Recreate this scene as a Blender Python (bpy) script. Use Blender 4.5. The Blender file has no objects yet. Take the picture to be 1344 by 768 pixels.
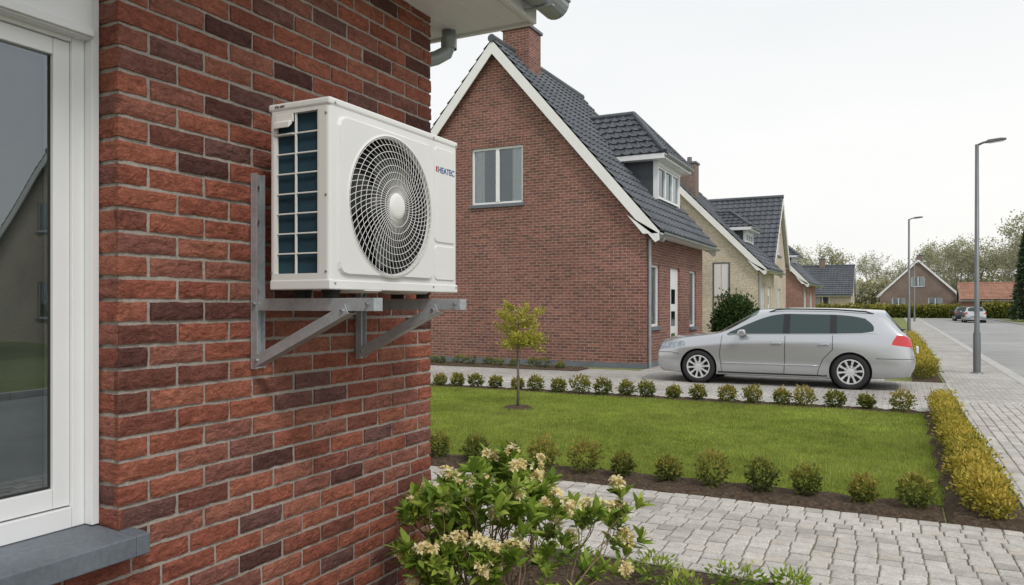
import bpy, bmesh, math, random
import numpy as np
from mathutils import Vector, Matrix, noise
from mathutils.bvhtree import BVHTree
scene = bpy.context.scene
coll = scene.collection
CAMH = 1.55

# ------------------------------------------------------------------ materials
def M(name, col=(.5,.5,.5), rough=.6, metal=0.0, spec=.5, nz=None, bump=None, ramp=None, ramp_from='tint',
      coat=0.0, trans=0.0, stretch=None, bump2=None):
    m = bpy.data.materials.new(name); m.use_nodes = True
    nt = m.node_tree; N = nt.nodes; L = nt.links
    b = N['Principled BSDF']
    b.inputs['Base Color'].default_value = (*col, 1)
    b.inputs['Roughness'].default_value = rough
    b.inputs['Metallic'].default_value = metal
    b.inputs['Specular IOR Level'].default_value = spec
    b.inputs['Coat Weight'].default_value = coat
    if coat: b.inputs['Coat Roughness'].default_value = .04
    tc = N.new('ShaderNodeTexCoord'); vec = tc.outputs['Object']
    if stretch:
        mp = N.new('ShaderNodeMapping'); mp.inputs['Scale'].default_value = stretch
        L.new(vec, mp.inputs['Vector']); vec = mp.outputs['Vector']
    colsock = None
    if ramp:
        cr = N.new('ShaderNodeValToRGB')
        el = cr.color_ramp.elements
        while len(el) < len(ramp): el.new(.5)
        for i, c in enumerate(ramp):
            el[i].position = i/(len(ramp)-1); el[i].color = (*c, 1)
        if ramp_from == 'tint':
            at = N.new('ShaderNodeAttribute'); at.attribute_name = 'tint'
            L.new(at.outputs['Fac'], cr.inputs['Fac'])
        else:
            n0 = N.new('ShaderNodeTexNoise'); n0.inputs['Scale'].default_value = ramp_from
            n0.inputs['Detail'].default_value = 6; n0.inputs['Roughness'].default_value = .65
            mr = N.new('ShaderNodeMapRange'); mr.inputs[1].default_value=.3; mr.inputs[2].default_value=.7
            L.new(vec, n0.inputs['Vector']); L.new(n0.outputs['Fac'], mr.inputs[0]); L.new(mr.outputs[0], cr.inputs['Fac'])
        colsock = cr.outputs['Color']
    if nz:
        for q in (nz if isinstance(nz, list) else [nz]):
            sc, am = q[0], q[1]
            n1 = N.new('ShaderNodeTexNoise'); n1.inputs['Scale'].default_value = sc
            n1.inputs['Detail'].default_value = 5; n1.inputs['Roughness'].default_value = .6
            if len(q)>2: n1.inputs['Distortion'].default_value = q[2]
            L.new(vec, n1.inputs['Vector'])
            mr = N.new('ShaderNodeMapRange'); mr.inputs[1].default_value=.3; mr.inputs[2].default_value=.7
            mr.inputs[3].default_value = 1-am; mr.inputs[4].default_value = 1+am
            L.new(n1.outputs['Fac'], mr.inputs[0])
            mx = N.new('ShaderNodeMix'); mx.data_type='RGBA'; mx.blend_type='MULTIPLY'; mx.inputs[0].default_value=1
            if colsock: L.new(colsock, mx.inputs[6])
            else: mx.inputs[6].default_value = (*col,1)
            L.new(mr.outputs[0], mx.inputs[7]); colsock = mx.outputs[2]
    if colsock: L.new(colsock, b.inputs['Base Color'])
    last = None
    for bp in (bump, bump2):
        if bp:
            nb = N.new('ShaderNodeTexNoise'); nb.inputs['Scale'].default_value = bp[0]; nb.inputs['Detail'].default_value = 6
            nb.inputs['Roughness'].default_value=.65
            if len(bp) > 3: nb.inputs['Distortion'].default_value = bp[3]
            L.new(vec, nb.inputs['Vector'])
            bn = N.new('ShaderNodeBump'); bn.inputs['Strength'].default_value = bp[1]; bn.inputs['Distance'].default_value = bp[2]
            L.new(nb.outputs['Fac'], bn.inputs['Height'])
            if last: L.new(last, bn.inputs['Normal'])
            last = bn.outputs['Normal']
    if last: L.new(last, b.inputs['Normal'])
    if trans:
        tr = N.new('ShaderNodeBsdfTranslucent'); ms = N.new('ShaderNodeMixShader'); ms.inputs[0].default_value = trans
        if colsock: L.new(colsock, tr.inputs['Color'])
        else: tr.inputs['Color'].default_value=(*col,1)
        L.new(b.outputs[0], ms.inputs[1]); L.new(tr.outputs[0], ms.inputs[2])
        L.new(ms.outputs[0], N['Material Output'].inputs['Surface'])
    return m

def brick_tex(name, c1, c2, mortar, bw=.22, rh=.072, ms=.007, nzs=.25, bdist=.006, rough=.85, off=.5, big=.15):
    m = bpy.data.materials.new(name); m.use_nodes=True
    nt=m.node_tree; N=nt.nodes; L=nt.links; b=N['Principled BSDF']
    b.inputs['Roughness'].default_value=rough; b.inputs['Specular IOR Level'].default_value=.25
    uv=N.new('ShaderNodeUVMap'); uv.uv_map='UVMap'
    br=N.new('ShaderNodeTexBrick'); br.offset=off
    br.inputs['Scale'].default_value=1; br.inputs['Brick Width'].default_value=bw; br.inputs['Row Height'].default_value=rh
    br.inputs['Mortar Size'].default_value=ms; br.inputs['Mortar Smooth'].default_value=.2
    br.inputs['Color1'].default_value=(*c1,1); br.inputs['Color2'].default_value=(*c2,1); br.inputs['Mortar'].default_value=(*mortar,1)
    L.new(uv.outputs[0], br.inputs['Vector'])
    prev=br.outputs['Color']
    for sc,am in ((14,nzs),(.6,big)):
        n=N.new('ShaderNodeTexNoise'); n.inputs['Scale'].default_value=sc; n.inputs['Detail'].default_value=5
        L.new(uv.outputs[0], n.inputs['Vector'])
        mr=N.new('ShaderNodeMapRange'); mr.inputs[1].default_value=.3; mr.inputs[2].default_value=.7
        mr.inputs[3].default_value=1-am; mr.inputs[4].default_value=1+am
        L.new(n.outputs['Fac'], mr.inputs[0])
        mx=N.new('ShaderNodeMix'); mx.data_type='RGBA'; mx.blend_type='MULTIPLY'; mx.inputs[0].default_value=1
        L.new(prev,mx.inputs[6]); L.new(mr.outputs[0],mx.inputs[7]); prev=mx.outputs[2]
    L.new(prev,b.inputs['Base Color'])
    bn=N.new('ShaderNodeBump'); bn.inputs['Strength'].default_value=.6; bn.inputs['Distance'].default_value=bdist; bn.invert=True
    L.new(br.outputs['Fac'],bn.inputs['Height']); L.new(bn.outputs[0],b.inputs['Normal'])
    return m

def glass_mat(name, base=(.02,.025,.028), refl=.35, rough=.01):
    m=bpy.data.materials.new(name); m.use_nodes=True; nt=m.node_tree; N=nt.nodes; L=nt.links
    b=N['Principled BSDF']; b.inputs['Base Color'].default_value=(*base,1); b.inputs['Roughness'].default_value=.15; b.inputs['Specular IOR Level'].default_value=0
    g=N.new('ShaderNodeBsdfGlossy'); g.inputs['Roughness'].default_value=rough; g.inputs['Color'].default_value=(.80,.92,.92,1)
    fr=N.new('ShaderNodeFresnel'); fr.inputs[0].default_value=1.5
    ad=N.new('ShaderNodeMath'); ad.operation='ADD'; ad.inputs[1].default_value=refl; ad.use_clamp=True
    ms=N.new('ShaderNodeMixShader'); L.new(fr.outputs[0],ad.inputs[0]); L.new(ad.outputs[0],ms.inputs[0])
    L.new(b.outputs[0],ms.inputs[1]); L.new(g.outputs[0],ms.inputs[2]); L.new(ms.outputs[0],N['Material Output'].inputs['Surface'])
    return m

def clear_glass(name, refl=.25, wav=0, tint=(.75,.82,.82)):
    m=bpy.data.materials.new(name); m.use_nodes=True; nt=m.node_tree; N=nt.nodes; L=nt.links
    N.remove(N['Principled BSDF'])
    t=N.new('ShaderNodeBsdfTransparent'); t.inputs[0].default_value=(*tint,1)
    g=N.new('ShaderNodeBsdfGlossy'); g.inputs['Roughness'].default_value=.005; g.inputs['Color'].default_value=(.86,.95,1,1)
    fr=N.new('ShaderNodeFresnel'); fr.inputs[0].default_value=1.5
    ad=N.new('ShaderNodeMath'); ad.operation='ADD'; ad.inputs[1].default_value=refl; ad.use_clamp=True
    ms=N.new('ShaderNodeMixShader'); L.new(fr.outputs[0],ad.inputs[0]); L.new(ad.outputs[0],ms.inputs[0])
    L.new(t.outputs[0],ms.inputs[1]); L.new(g.outputs[0],ms.inputs[2]); L.new(ms.outputs[0],N['Material Output'].inputs['Surface'])
    if wav:
        tc=N.new('ShaderNodeTexCoord'); nb=N.new('ShaderNodeTexNoise'); nb.inputs['Scale'].default_value=1.5
        bn=N.new('ShaderNodeBump'); bn.inputs['Strength'].default_value=1; bn.inputs['Distance'].default_value=wav
        L.new(tc.outputs['Object'],nb.inputs['Vector']); L.new(nb.outputs['Fac'],bn.inputs['Height']); L.new(bn.outputs[0],g.inputs['Normal'])
    return m

m_brick = M('near_brick', rough=.92, spec=.15, ramp=[(.100,.046,.040),(.185,.070,.053),(.26,.088,.060),(.30,.105,.068),(.31,.125,.085),(.23,.095,.074),(.15,.075,.066)],
            nz=[(6,.18),(24,.32,1.5),(95,.24)], bump=(16,.95,.013,1.4), bump2=(110,.5,.004), stretch=(1,1,2.0))
m_mortar = M('mortar', (.36,.32,.285), .95, spec=.1, nz=[(5,.15),(90,.22)], bump=(150,.6,.004))
m_brick_far = brick_tex('brick_wall_far', (.275,.115,.086),(.15,.070,.056),(.33,.28,.245))
m_brick_cream = brick_tex('brick_cream', (.56,.48,.38),(.47,.40,.31),(.52,.48,.42))
m_brick_brown = brick_tex('brick_brown', (.24,.175,.145),(.19,.135,.115),(.27,.24,.22))
m_brick_red2 = brick_tex('brick_red', (.33,.165,.125),(.25,.12,.095),(.35,.30,.26))
m_white = M('white_pvc', (.80,.81,.82), .35, spec=.4, nz=(3,.03))
m_whitep = M('white_paint', (.80,.80,.79), .5, nz=(2,.05))
m_tile = M('roof_tile', (.078,.087,.100), .5, spec=.5, nz=[(1.2,.25),(9,.3)], bump=(40,.3,.01))
m_tile_or = M('roof_tile_orange', (.34,.18,.125), .7, nz=[(1.2,.2),(9,.3)])
m_slate = M('slate_cladding', (.06,.066,.078), .6, nz=[(6,.2)])
m_bluestone = M('bluestone', (.14,.16,.185), .6, nz=[(4,.15),(60,.15)], bump=(80,.3,.002))
m_zinc = M('zinc', (.36,.39,.41), .42, .45, nz=[(5,.15)])
m_glassD = clear_glass('window_glass',.10,.004,(.8,.86,.86))
m_glassN = clear_glass('near_glass', .15,.0006)
m_curtain = M('curtain', (.66,.66,.64), .9, nz=(8,.08))
m_dark = M('dark_void', (.015,.015,.017), .8)
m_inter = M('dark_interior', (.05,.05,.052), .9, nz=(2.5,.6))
m_room = M('room_wall', (.16,.15,.14), .9, nz=(1.5,.5))
m_soil = M('soil', rough=.95, spec=.1, ramp=[(.045,.033,.024),(.10,.072,.05),(.16,.12,.09)], ramp_from=30., bump=(45,1,.03))
m_grass_b = M('grass_ground', rough=.95, spec=.1, ramp=[(.12,.15,.03),(.20,.25,.05),(.16,.20,.04)], ramp_from=3., nz=(90,.3), bump=(200,.6,.02))
m_grass = M('grass_blade', rough=.6, spec=.2, ramp=[(.15,.20,.035),(.26,.33,.055),(.37,.43,.09),(.46,.45,.19)], nz=[(.6,.26),(3.0,.18),(11,.12)], trans=.35)
m_field = M('field', rough=.95, spec=.1, ramp=[(.12,.15,.05),(.19,.22,.08),(.23,.22,.12)], ramp_from=.15, nz=(6,.25))
m_asph = M('asphalt', rough=.85, spec=.3, ramp=[(.25,.25,.245),(.31,.31,.305),(.36,.36,.35)], ramp_from=.5, nz=[(60,.15),(.15,.12)], bump=(120,.4,.006))
m_kerb = M('kerb_concrete', (.42,.41,.39), .85, nz=[(4,.15),(70,.12)], bump=(90,.3,.003))
m_paver = M('paver_block', rough=.88, spec=.2, ramp=[(.36,.335,.31),(.44,.42,.39),(.50,.475,.44),(.45,.41,.36)], nz=[(.8,.16),(14,.14),(75,.2)], bump=(60,.8,.006))
m_pjoint = M('paver_joint', (.17,.16,.115), .95, nz=[(20,.4),(2,.4)])
m_paver_t = brick_tex('paver_sheet', (.46,.44,.41),(.36,.345,.325),(.21,.195,.165), bw=.18, rh=.12, ms=.007, nzs=.18, bdist=.01, big=.18)
m_wood = M('bark', (.17,.14,.11), .9, nz=(30,.3), bump=(60,.6,.006))
m_bark_far = M('distant_bark_hazed', (.25,.235,.21), .9, nz=(3,.2))  # bark lightened: distance haze is put into the base colour
m_stem = M('shrub_stem', (.20,.135,.09), .85, nz=(40,.3), bump=(90,.5,.003))
m_galv = M('galvanised_steel', (.48,.51,.54), .42, .5, nz=[(12,.14),(60,.10)])
m_bolt = M('bolt_steel', (.5,.5,.5), .3, .9)
m_ac = M('ac_enamel', (.78,.78,.765), .36, spec=.45, nz=[(2,.04)])
m_ac2 = M('ac_enamel_grille', (.80,.80,.78), .35, spec=.45)
m_coil = M('ac_coil', (.05,.11,.15), .5, .3, nz=(5,.25))
m_fan = M('fan_grey', (.07,.07,.075), .45)
m_rubber = M('rubber', (.02,.02,.02), .8)
m_blue = M('logo_blue', (.03,.08,.28), .4)
m_red = M('logo_red', (.5,.03,.03), .4)
m_lampm = M('lamp_post_paint', (.17,.18,.185), .45, .4, nz=(3,.1))
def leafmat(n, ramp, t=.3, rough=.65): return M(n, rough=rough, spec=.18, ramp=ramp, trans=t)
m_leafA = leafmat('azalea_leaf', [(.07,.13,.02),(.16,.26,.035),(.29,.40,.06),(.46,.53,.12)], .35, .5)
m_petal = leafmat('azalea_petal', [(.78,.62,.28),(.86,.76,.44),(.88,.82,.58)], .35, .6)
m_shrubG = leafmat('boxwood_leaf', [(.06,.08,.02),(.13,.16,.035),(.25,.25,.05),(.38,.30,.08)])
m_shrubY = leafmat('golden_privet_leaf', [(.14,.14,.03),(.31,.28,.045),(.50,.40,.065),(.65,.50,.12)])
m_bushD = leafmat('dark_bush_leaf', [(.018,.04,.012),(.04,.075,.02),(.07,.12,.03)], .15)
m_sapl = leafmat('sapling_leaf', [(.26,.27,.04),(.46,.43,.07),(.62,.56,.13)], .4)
m_far = leafmat('distant_leaf_hazed', [(.28,.28,.17),(.38,.38,.24),(.50,.48,.31)], .3)  # pale spring leaf, brightened further to paint in distance haze
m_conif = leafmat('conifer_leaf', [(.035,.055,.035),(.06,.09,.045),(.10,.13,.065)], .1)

# ------------------------------------------------------------------ mesh builder
class MB:
    def __init__(s): s.v=[]; s.f=[]; s.m=[]; s.t=[]
    def add(s, vs, fs, m=0, t=.5):
        o=len(s.v); s.v+= [tuple(x) for x in vs]
        for f in fs: s.f.append(tuple(o+i for i in f)); s.m.append(m); s.t.append(t)
    def box(s,x0,x1,y0,y1,z0,z1,m=0,t=.5,mp=None):
        vs=[(x,y,z) for z in (z0,z1) for y in (y0,y1) for x in (x0,x1)]
        if mp: vs=[mp(*p) for p in vs]
        s.add(vs,[(0,2,3,1),(4,5,7,6),(0,1,5,4),(2,6,7,3),(0,4,6,2),(1,3,7,5)],m,t)
    def prism(s, poly, y0, y1, m=0, ax='y'):
        n=len(poly)
        if ax=='y': vs=[(a,y0,b) for a,b in poly]+[(a,y1,b) for a,b in poly]
        elif ax=='x': vs=[(y0,a,b) for a,b in poly]+[(y1,a,b) for a,b in poly]
        else: vs=[(a,b,y0) for a,b in poly]+[(a,b,y1) for a,b in poly]
        fs=[tuple(range(n)),tuple(range(2*n-1,n-1,-1))]+[(i,i+n,(i+1)%n+n,(i+1)%n) for i in range(n)]
        s.add(vs,fs,m)
    def tube(s, pts, rad, n=6, m=0, t=.5, caps=True):
        pts=[Vector(p) for p in pts]
        if not hasattr(rad,'__len__'): rad=[rad]*len(pts)
        rings=[]; up=Vector((0,0,1)); prevN=None
        for i,p in enumerate(pts):
            d=(pts[min(i+1,len(pts)-1)]-pts[max(i-1,0)])
            d=d.normalized() if d.length>1e-9 else Vector((0,0,1))
            if prevN is None:
                a=up if abs(d.z)<.9 else Vector((1,0,0)); nn=d.cross(a).normalized()
            else:
                nn=(prevN-d*prevN.dot(d)); nn=nn.normalized() if nn.length>1e-6 else d.orthogonal().normalized()
            prevN=nn; bb=d.cross(nn)
            rings.append([p+(nn*math.cos(2*math.pi*k/n)+bb*math.sin(2*math.pi*k/n))*rad[i] for k in range(n)])
        vs=[q for r in rings for q in r]; fs=[]
        for i in range(len(rings)-1):
            for k in range(n): fs.append((i*n+k,i*n+(k+1)%n,(i+1)*n+(k+1)%n,(i+1)*n+k))
        if caps: fs.append(tuple(range(n-1,-1,-1))); fs.append(tuple((len(rings)-1)*n+k for k in range(n)))
        s.add(vs,fs,m,t)
    def lathe(s, prof, c, axis='y', n=32, m=0, sgn=1):
        vs=[]
        for r,a in prof:
            for k in range(n):
                th=2*math.pi*k/n; p=r*math.cos(th); q=r*math.sin(th)
                if axis=='y': vs.append((c[0]+p,c[1]+a*sgn,c[2]+q))
                elif axis=='x': vs.append((c[0]+a*sgn,c[1]+p,c[2]+q))
                else: vs.append((c[0]+p,c[1]+q,c[2]+a*sgn))
        fs=[]
        for i in range(len(prof)-1):
            for k in range(n): fs.append((i*n+k,i*n+(k+1)%n,(i+1)*n+(k+1)%n,(i+1)*n+k))
        s.add(vs,fs,m)
    def build(s,name,mats,parent=None,smooth=False,uv=True,bevel=0,loc=None,rec=False):
        me=bpy.data.meshes.new(name); me.from_pydata(s.v,[],s.f)
        return finish(me,name,mats,s.m,s.t,parent,smooth,uv,bevel,rec)

def box_uv(me):
    uvl=me.uv_layers.get('UVMap') or me.uv_layers.new(name='UVMap')
    for p in me.polygons:
        n=p.normal
        ax=0 if abs(n.z)>.8 else (1 if abs(n.x)>abs(n.y) else 2)
        for li in p.loop_indices:
            c=me.vertices[me.loops[li].vertex_index].co
            uvl.data[li].uv=(c.x,c.y) if ax==0 else ((c.y,c.z) if ax==1 else (c.x,c.z))

def finish(me,name,mats,fm,ft,parent=None,smooth=False,uv=True,bevel=0,rec=False):
    if not isinstance(mats,(list,tuple)): mats=[mats]
    for x in mats: me.materials.append(x)
    if fm is not None and len(mats)>1: me.polygons.foreach_set('material_index',list(fm))
    if ft is not None:
        a=me.attributes.new('tint','FLOAT','FACE'); a.data.foreach_set('value',list(ft))
    me.update()
    if rec:
        bm=bmesh.new(); bm.from_mesh(me); bmesh.ops.recalc_face_normals(bm,faces=bm.faces); bm.to_mesh(me); bm.free(); me.update()
    if uv: box_uv(me)
    if smooth: me.shade_smooth()
    ob=bpy.data.objects.new(name,me); coll.objects.link(ob)
    if bevel:
        b=ob.modifiers.new('bevel','BEVEL'); b.width=bevel; b.segments=2; b.limit_method='ANGLE'; b.angle_limit=math.radians(40)
    if parent:
        ob.parent=parent
        if not parent.get('local'): ob.matrix_parent_inverse=Matrix.Translation(-parent.location)
    return ob

def empty(name,loc=(0,0,0),rot=0,local=False):
    e=bpy.data.objects.new(name,None); coll.objects.link(e); e.location=loc; e.rotation_euler=(0,0,rot)
    e.empty_display_size=.3
    if local: e['local']=1
    return e

def bool_diff(mb, cutters):
    me=bpy.data.meshes.new('tmp'); me.from_pydata(mb.v,[],mb.f)
    return bool_mesh(me,cutters)
def bool_mesh(me,cutters):
    bm=bmesh.new(); bm.from_mesh(me); bmesh.ops.recalc_face_normals(bm,faces=bm.faces); bm.to_mesh(me); bm.free()
    ob=bpy.data.objects.new('tmp',me); coll.objects.link(ob); cs=[]
    for c in cutters:
        cm=bpy.data.meshes.new('c'); cm.from_pydata(c.v,[],c.f)
        bm=bmesh.new(); bm.from_mesh(cm); bmesh.ops.recalc_face_normals(bm,faces=bm.faces); bm.to_mesh(cm); bm.free()
        co=bpy.data.objects.new('c',cm); coll.objects.link(co); cs.append(co)
        md=ob.modifiers.new('b','BOOLEAN'); md.operation='DIFFERENCE'; md.solver='EXACT'; md.object=co
    dg=bpy.context.evaluated_depsgraph_get(); dg.update()
    res=bpy.data.meshes.new_from_object(ob.evaluated_get(dg))
    for o in cs+[ob]: bpy.data.objects.remove(o,do_unlink=True)
    return res

def np_mesh(name, V, nper, mats, tint, parent=None, smooth=False, fidx=None):
    K,nv,_=V.shape; me=bpy.data.meshes.new(name)
    vs=V.reshape(-1,3)
    nf=len(fidx); sizes=[len(f) for f in fidx]
    base=(np.arange(K)*nv)[:,None]
    flat=np.concatenate([np.array(f) for f in fidx])[None,:]+base
    ls=np.cumsum([0]+sizes[:-1])[None,:]+(np.arange(K)*sum(sizes))[:,None]
    me.vertices.add(K*nv); me.vertices.foreach_set('co',vs.ravel().astype(np.float32))
    me.loops.add(K*sum(sizes)); me.loops.foreach_set('vertex_index',flat.ravel().astype(np.int32))
    me.polygons.add(K*nf); me.polygons.foreach_set('loop_start',ls.ravel().astype(np.int32))
    me.polygons.foreach_set('loop_total',np.tile(sizes,K).astype(np.int32))
    me.update(calc_edges=True); me.validate()
    a=me.attributes.new('tint','FLOAT','FACE'); a.data.foreach_set('value',np.repeat(tint,nf).astype(np.float32))
    if not isinstance(mats,(list,tuple)): mats=[mats]
    for x in mats: me.materials.append(x)
    return me

def leaf_arrays(cent, length, width, dirs, rng, fold=.25):
    K=len(cent); d=dirs/np.linalg.norm(dirs,axis=1,keepdims=True)
    rnd=rng.normal(size=(K,3)); s=np.cross(d,rnd); s/=np.linalg.norm(s,axis=1,keepdims=True)+1e-9
    n=np.cross(d,s)
    L=length[:,None]; W=width[:,None]
    base=cent; mid=cent+d*L*.5-n*W*fold; tip=cent+d*L
    l=cent+d*L*.5+s*W*.5; r=cent+d*L*.5-s*W*.5
    return np.stack([base,l,tip,r,mid],axis=1)
LEAF_F=[(0,1,4),(1,2,4),(2,3,4),(3,0,4)]

def leaf_object(name,V,tint,mat,parent=None,obj=True):
    me=np_mesh(name,V,4,mat,tint,fidx=LEAF_F)
    if not obj: return me
    ob=bpy.data.objects.new(name,me); coll.objects.link(ob)
    if parent:
        ob.parent=parent
        if not parent.get('local'): ob.matrix_parent_inverse=Matrix.Translation(-parent.location)
    return ob

# ------------------------------------------------------------------ camera / light
cam=bpy.data.cameras.new('camera'); co=bpy.data.objects.new('camera',cam); coll.objects.link(co)
YAW=math.radians(26.7)
co.location=(0,0,CAMH); co.rotation_euler=(math.pi/2,0,YAW)
cam.sensor_width=36; cam.lens=36*1000/1344; cam.shift_y=16/1344; cam.clip_end=2500; cam.clip_start=.05
scene.camera=co
w=bpy.data.worlds.new("World"); scene.world=w; w.use_nodes=True
nt=w.node_tree; bg=nt.nodes['Background']
SUN_EL=math.radians(48); SUN_AZ=math.radians(125)
sk=nt.nodes.new('ShaderNodeTexSky'); sk.sky_type='NISHITA'; sk.sun_disc=False
sk.sun_elevation=SUN_EL; sk.sun_rotation=SUN_AZ; sk.dust_density=4; sk.air_density=1.2
hs=nt.nodes.new('ShaderNodeHueSaturation'); hs.inputs['Saturation'].default_value=.35
nt.links.new(sk.outputs[0],hs.inputs['Color'])
mx=nt.nodes.new('ShaderNodeMix'); mx.data_type='RGBA'; mx.inputs[0].default_value=.85
tc=nt.nodes.new('ShaderNodeTexCoord'); nn=nt.nodes.new('ShaderNodeTexNoise'); nn.inputs['Scale'].default_value=1.3; nn.inputs['Detail'].default_value=5
mpp=nt.nodes.new('ShaderNodeMapping'); mpp.inputs['Scale'].default_value=(1,1,3)
nt.links.new(tc.outputs['Generated'],mpp.inputs[0]); nt.links.new(mpp.outputs[0],nn.inputs['Vector'])
cr=nt.nodes.new('ShaderNodeValToRGB'); cr.color_ramp.elements[0].position=.3; cr.color_ramp.elements[1].position=.7
cr.color_ramp.elements[0].color=(.95,.965,.98,1); cr.color_ramp.elements[1].color=(1.04,1.04,1.03,1)
nt.links.new(nn.outputs['Fac'],cr.inputs[0])
# overcast haze: brighter and slightly warm at the horizon, cooler above
sx=nt.nodes.new('ShaderNodeSeparateXYZ'); nt.links.new(tc.outputs['Generated'],sx.inputs[0])
c2r=nt.nodes.new('ShaderNodeValToRGB'); c2r.color_ramp.elements[0].position=.0; c2r.color_ramp.elements[1].position=.55
c2r.color_ramp.elements[0].color=(10.0,9.85,9.6,1); c2r.color_ramp.elements[1].color=(8.5,8.75,9.0,1)
nt.links.new(sx.outputs[2],c2r.inputs[0])
mm_=nt.nodes.new('ShaderNodeMix'); mm_.data_type='RGBA'; mm_.blend_type='MULTIPLY'; mm_.inputs[0].default_value=1
nt.links.new(c2r.outputs[0],mm_.inputs[6]); nt.links.new(cr.outputs[0],mm_.inputs[7])
nt.links.new(hs.outputs[0],mx.inputs[6]); nt.links.new(mm_.outputs[2],mx.inputs[7])
nt.links.new(mx.outputs[2],bg.inputs['Color']); bg.inputs['Strength'].default_value=.112
sl=bpy.data.lights.new('sun','SUN'); so=bpy.data.objects.new('sun',sl); coll.objects.link(so)
sl.energy=1.5; sl.angle=math.radians(10); sl.color=(1,.95,.88)
sd=Vector((math.sin(SUN_AZ)*math.cos(SUN_EL),math.cos(SUN_AZ)*math.cos(SUN_EL),math.sin(SUN_EL)))
so.rotation_euler=sd.to_track_quat('Z','Y').to_euler(); so.location=(5,-5,20)
scene.view_settings.view_transform='Standard'; scene.view_settings.look='None'; scene.view_settings.exposure=0

# ------------------------------------------------------------------ ground sheets
def sheet(name,x0,x1,y0,y1,z,mat,thick=0):
    b=MB()
    if thick: b.box(x0,x1,y0,y1,z-thick,z)
    else: b.add([(x0,y0,z),(x1,y0,z),(x1,y1,z),(x0,y1,z)],[(0,1,2,3)])
    return b.build(name,mat)
sheet('ground',-900,900,-900,900,-.16,m_field)
sheet('garden_ground',-70,.9,-25,99,-.012,m_field)
sheet('road',2.36,9.3,-30,100,-.12,m_asph)
sheet('cross_road',-60,80,100,106,-.116,m_asph)
sheet('verge',9.45,80,-30,98,-.03,m_field,.12)
b=MB()
for i in range(130):
    y=-30+i; b.box(2.2,2.355,y+.006,y+.994,-.15,.004)
    b.box(9.305,9.445,y+.006,y+.994,-.15,.004)
b.build('kerb',m_kerb,bevel=.012)
b=MB(); b.box(2.36,2.62,-30,100,-.14,-.112); b.build('gutter_strip',m_kerb)
sheet('driveway',-14,.88,12.55,17.32,.0,m_paver_t)
sheet('garden_path',-5.36,-.2,17.33,25,.0,m_paver_t)
sheet('pavement',.9,2.195,14.0,99,.0,m_paver_t)
sheet('pavement_base',.9,2.195,1,13.99,-.014,m_pjoint)
sheet('patio_base',-7,.88,4.45,6.2,-.005,m_pjoint)
sheet('side_path',-8,-2.15,3.36,4.445,.0,m_paver_t)
def pavers(name,x0,x1,y0,y1,bw,bl,seed,along='x'):
    r=random.Random(seed); b=MB()
    rows=int((y1-y0)/bl) if along=='x' else int((x1-x0)/bl)
    for j in range(rows):
        o=(bw/2 if j%2 else 0)+r.uniform(-.006,.006); u=(x0 if along=='x' else y0)-o; end=(x1 if along=='x' else y1)
        while u<end-.02:
            a0=max(u,(x0 if along=='x' else y0)); a1=min(u+bw*r.choice((1,1,1,.92,1.08)),end); u=a1
            if a1-a0<.03: continue
            v0=(y0 if along=='x' else x0)+j*bl
            g=.006; zt=r.uniform(-.003,.003)+.004; c=.008
            pa0,pa1,pv0,pv1=a0+g/2+r.uniform(0,.003),a1-g/2-r.uniform(0,.003),v0+g/2+r.uniform(0,.003),v0+bl-g/2-r.uniform(0,.003)
            tl=[r.uniform(-.0015,.0015) for _ in range(4)]
            ring=[(pa0,pv0),(pa1,pv0),(pa1,pv1),(pa0,pv1)]
            ins=[(pa0+c,pv0+c),(pa1-c,pv0+c),(pa1-c,pv1-c),(pa0+c,pv1-c)]
            vs=[(p,q,-.03) for p,q in ring]+[(p,q,zt-.005+tl[i]) for i,(p,q) in enumerate(ring)]+[(p,q,zt+tl[i]) for i,(p,q) in enumerate(ins)]
            if along!='x': vs=[(q,p,z) for p,q,z in vs]
            fs=[(i,(i+1)%4,(i+1)%4+4,i+4) for i in range(4)]+[(i+4,(i+1)%4+4,(i+1)%4+8,i+8) for i in range(4)]+[(8,9,10,11)]
            if along!='x': fs=[f[::-1] for f in fs]
            b.add(vs,fs,0,min(1,max(0,r.gauss(.45,.25))))
    return b.build(name,m_paver,uv=False)
pavers('patio',-6.5,.87,4.46,6.2,.125,.116,3)
pavers('paved_footpath',.93,2.19,3.2,14.0,.14,.1145,4,'y')
b=MB()
for i in range(14): b.box(.875,.925,3.2+i,4.19+i,-.05,.012)
b.build('edging_stone',m_kerb,bevel=.005)
def soil(name,x0,x1,y0,y1,z=.012,n=None,seed=1):
    r=random.Random(seed); st=.05 if (x1-x0)*(y1-y0)<16 else .12
    nx=max(2,int((x1-x0)/st)); ny=max(2,int((y1-y0)/st)); b=MB()
    vs=[]
    for j in range(ny+1):
        for i in range(nx+1):
            e=0 if (i in(0,nx) or j in(0,ny)) else 1
            x=x0+(x1-x0)*i/nx; y=y0+(y1-y0)*j/ny
            vs.append((x,y,z-.02*(1-e)+e*(.012+.02*noise.noise(Vector((x*4,y*4,seed)))+r.uniform(-.008,.012))))
    b.add(vs,[(j*(nx+1)+i,j*(nx+1)+i+1,(j+1)*(nx+1)+i+1,(j+1)*(nx+1)+i) for j in range(ny) for i in range(nx)])
    return b.build(name,m_soil,uv=False,smooth=False)
soil('planting_bed',-8,.32,6.21,6.74,seed=2)
soil('planting_bed',.33,.87,6.21,12.54,seed=3)
soil('planting_bed',-12,.32,12.12,12.54,seed=4)
soil('planting_bed',-2.14,1.2,-.5,4.44,seed=5)
soil('planting_bed',-13,-6.6,16.5,17.31,.03,seed=6)
soil('planting_bed',.3,.87,17.4,40,.0,seed=7)
sheet('lawn_ground',-12,.32,6.72,12.14,.004,m_grass_b)
rng=np.random.default_rng(5)
K=290000
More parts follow.
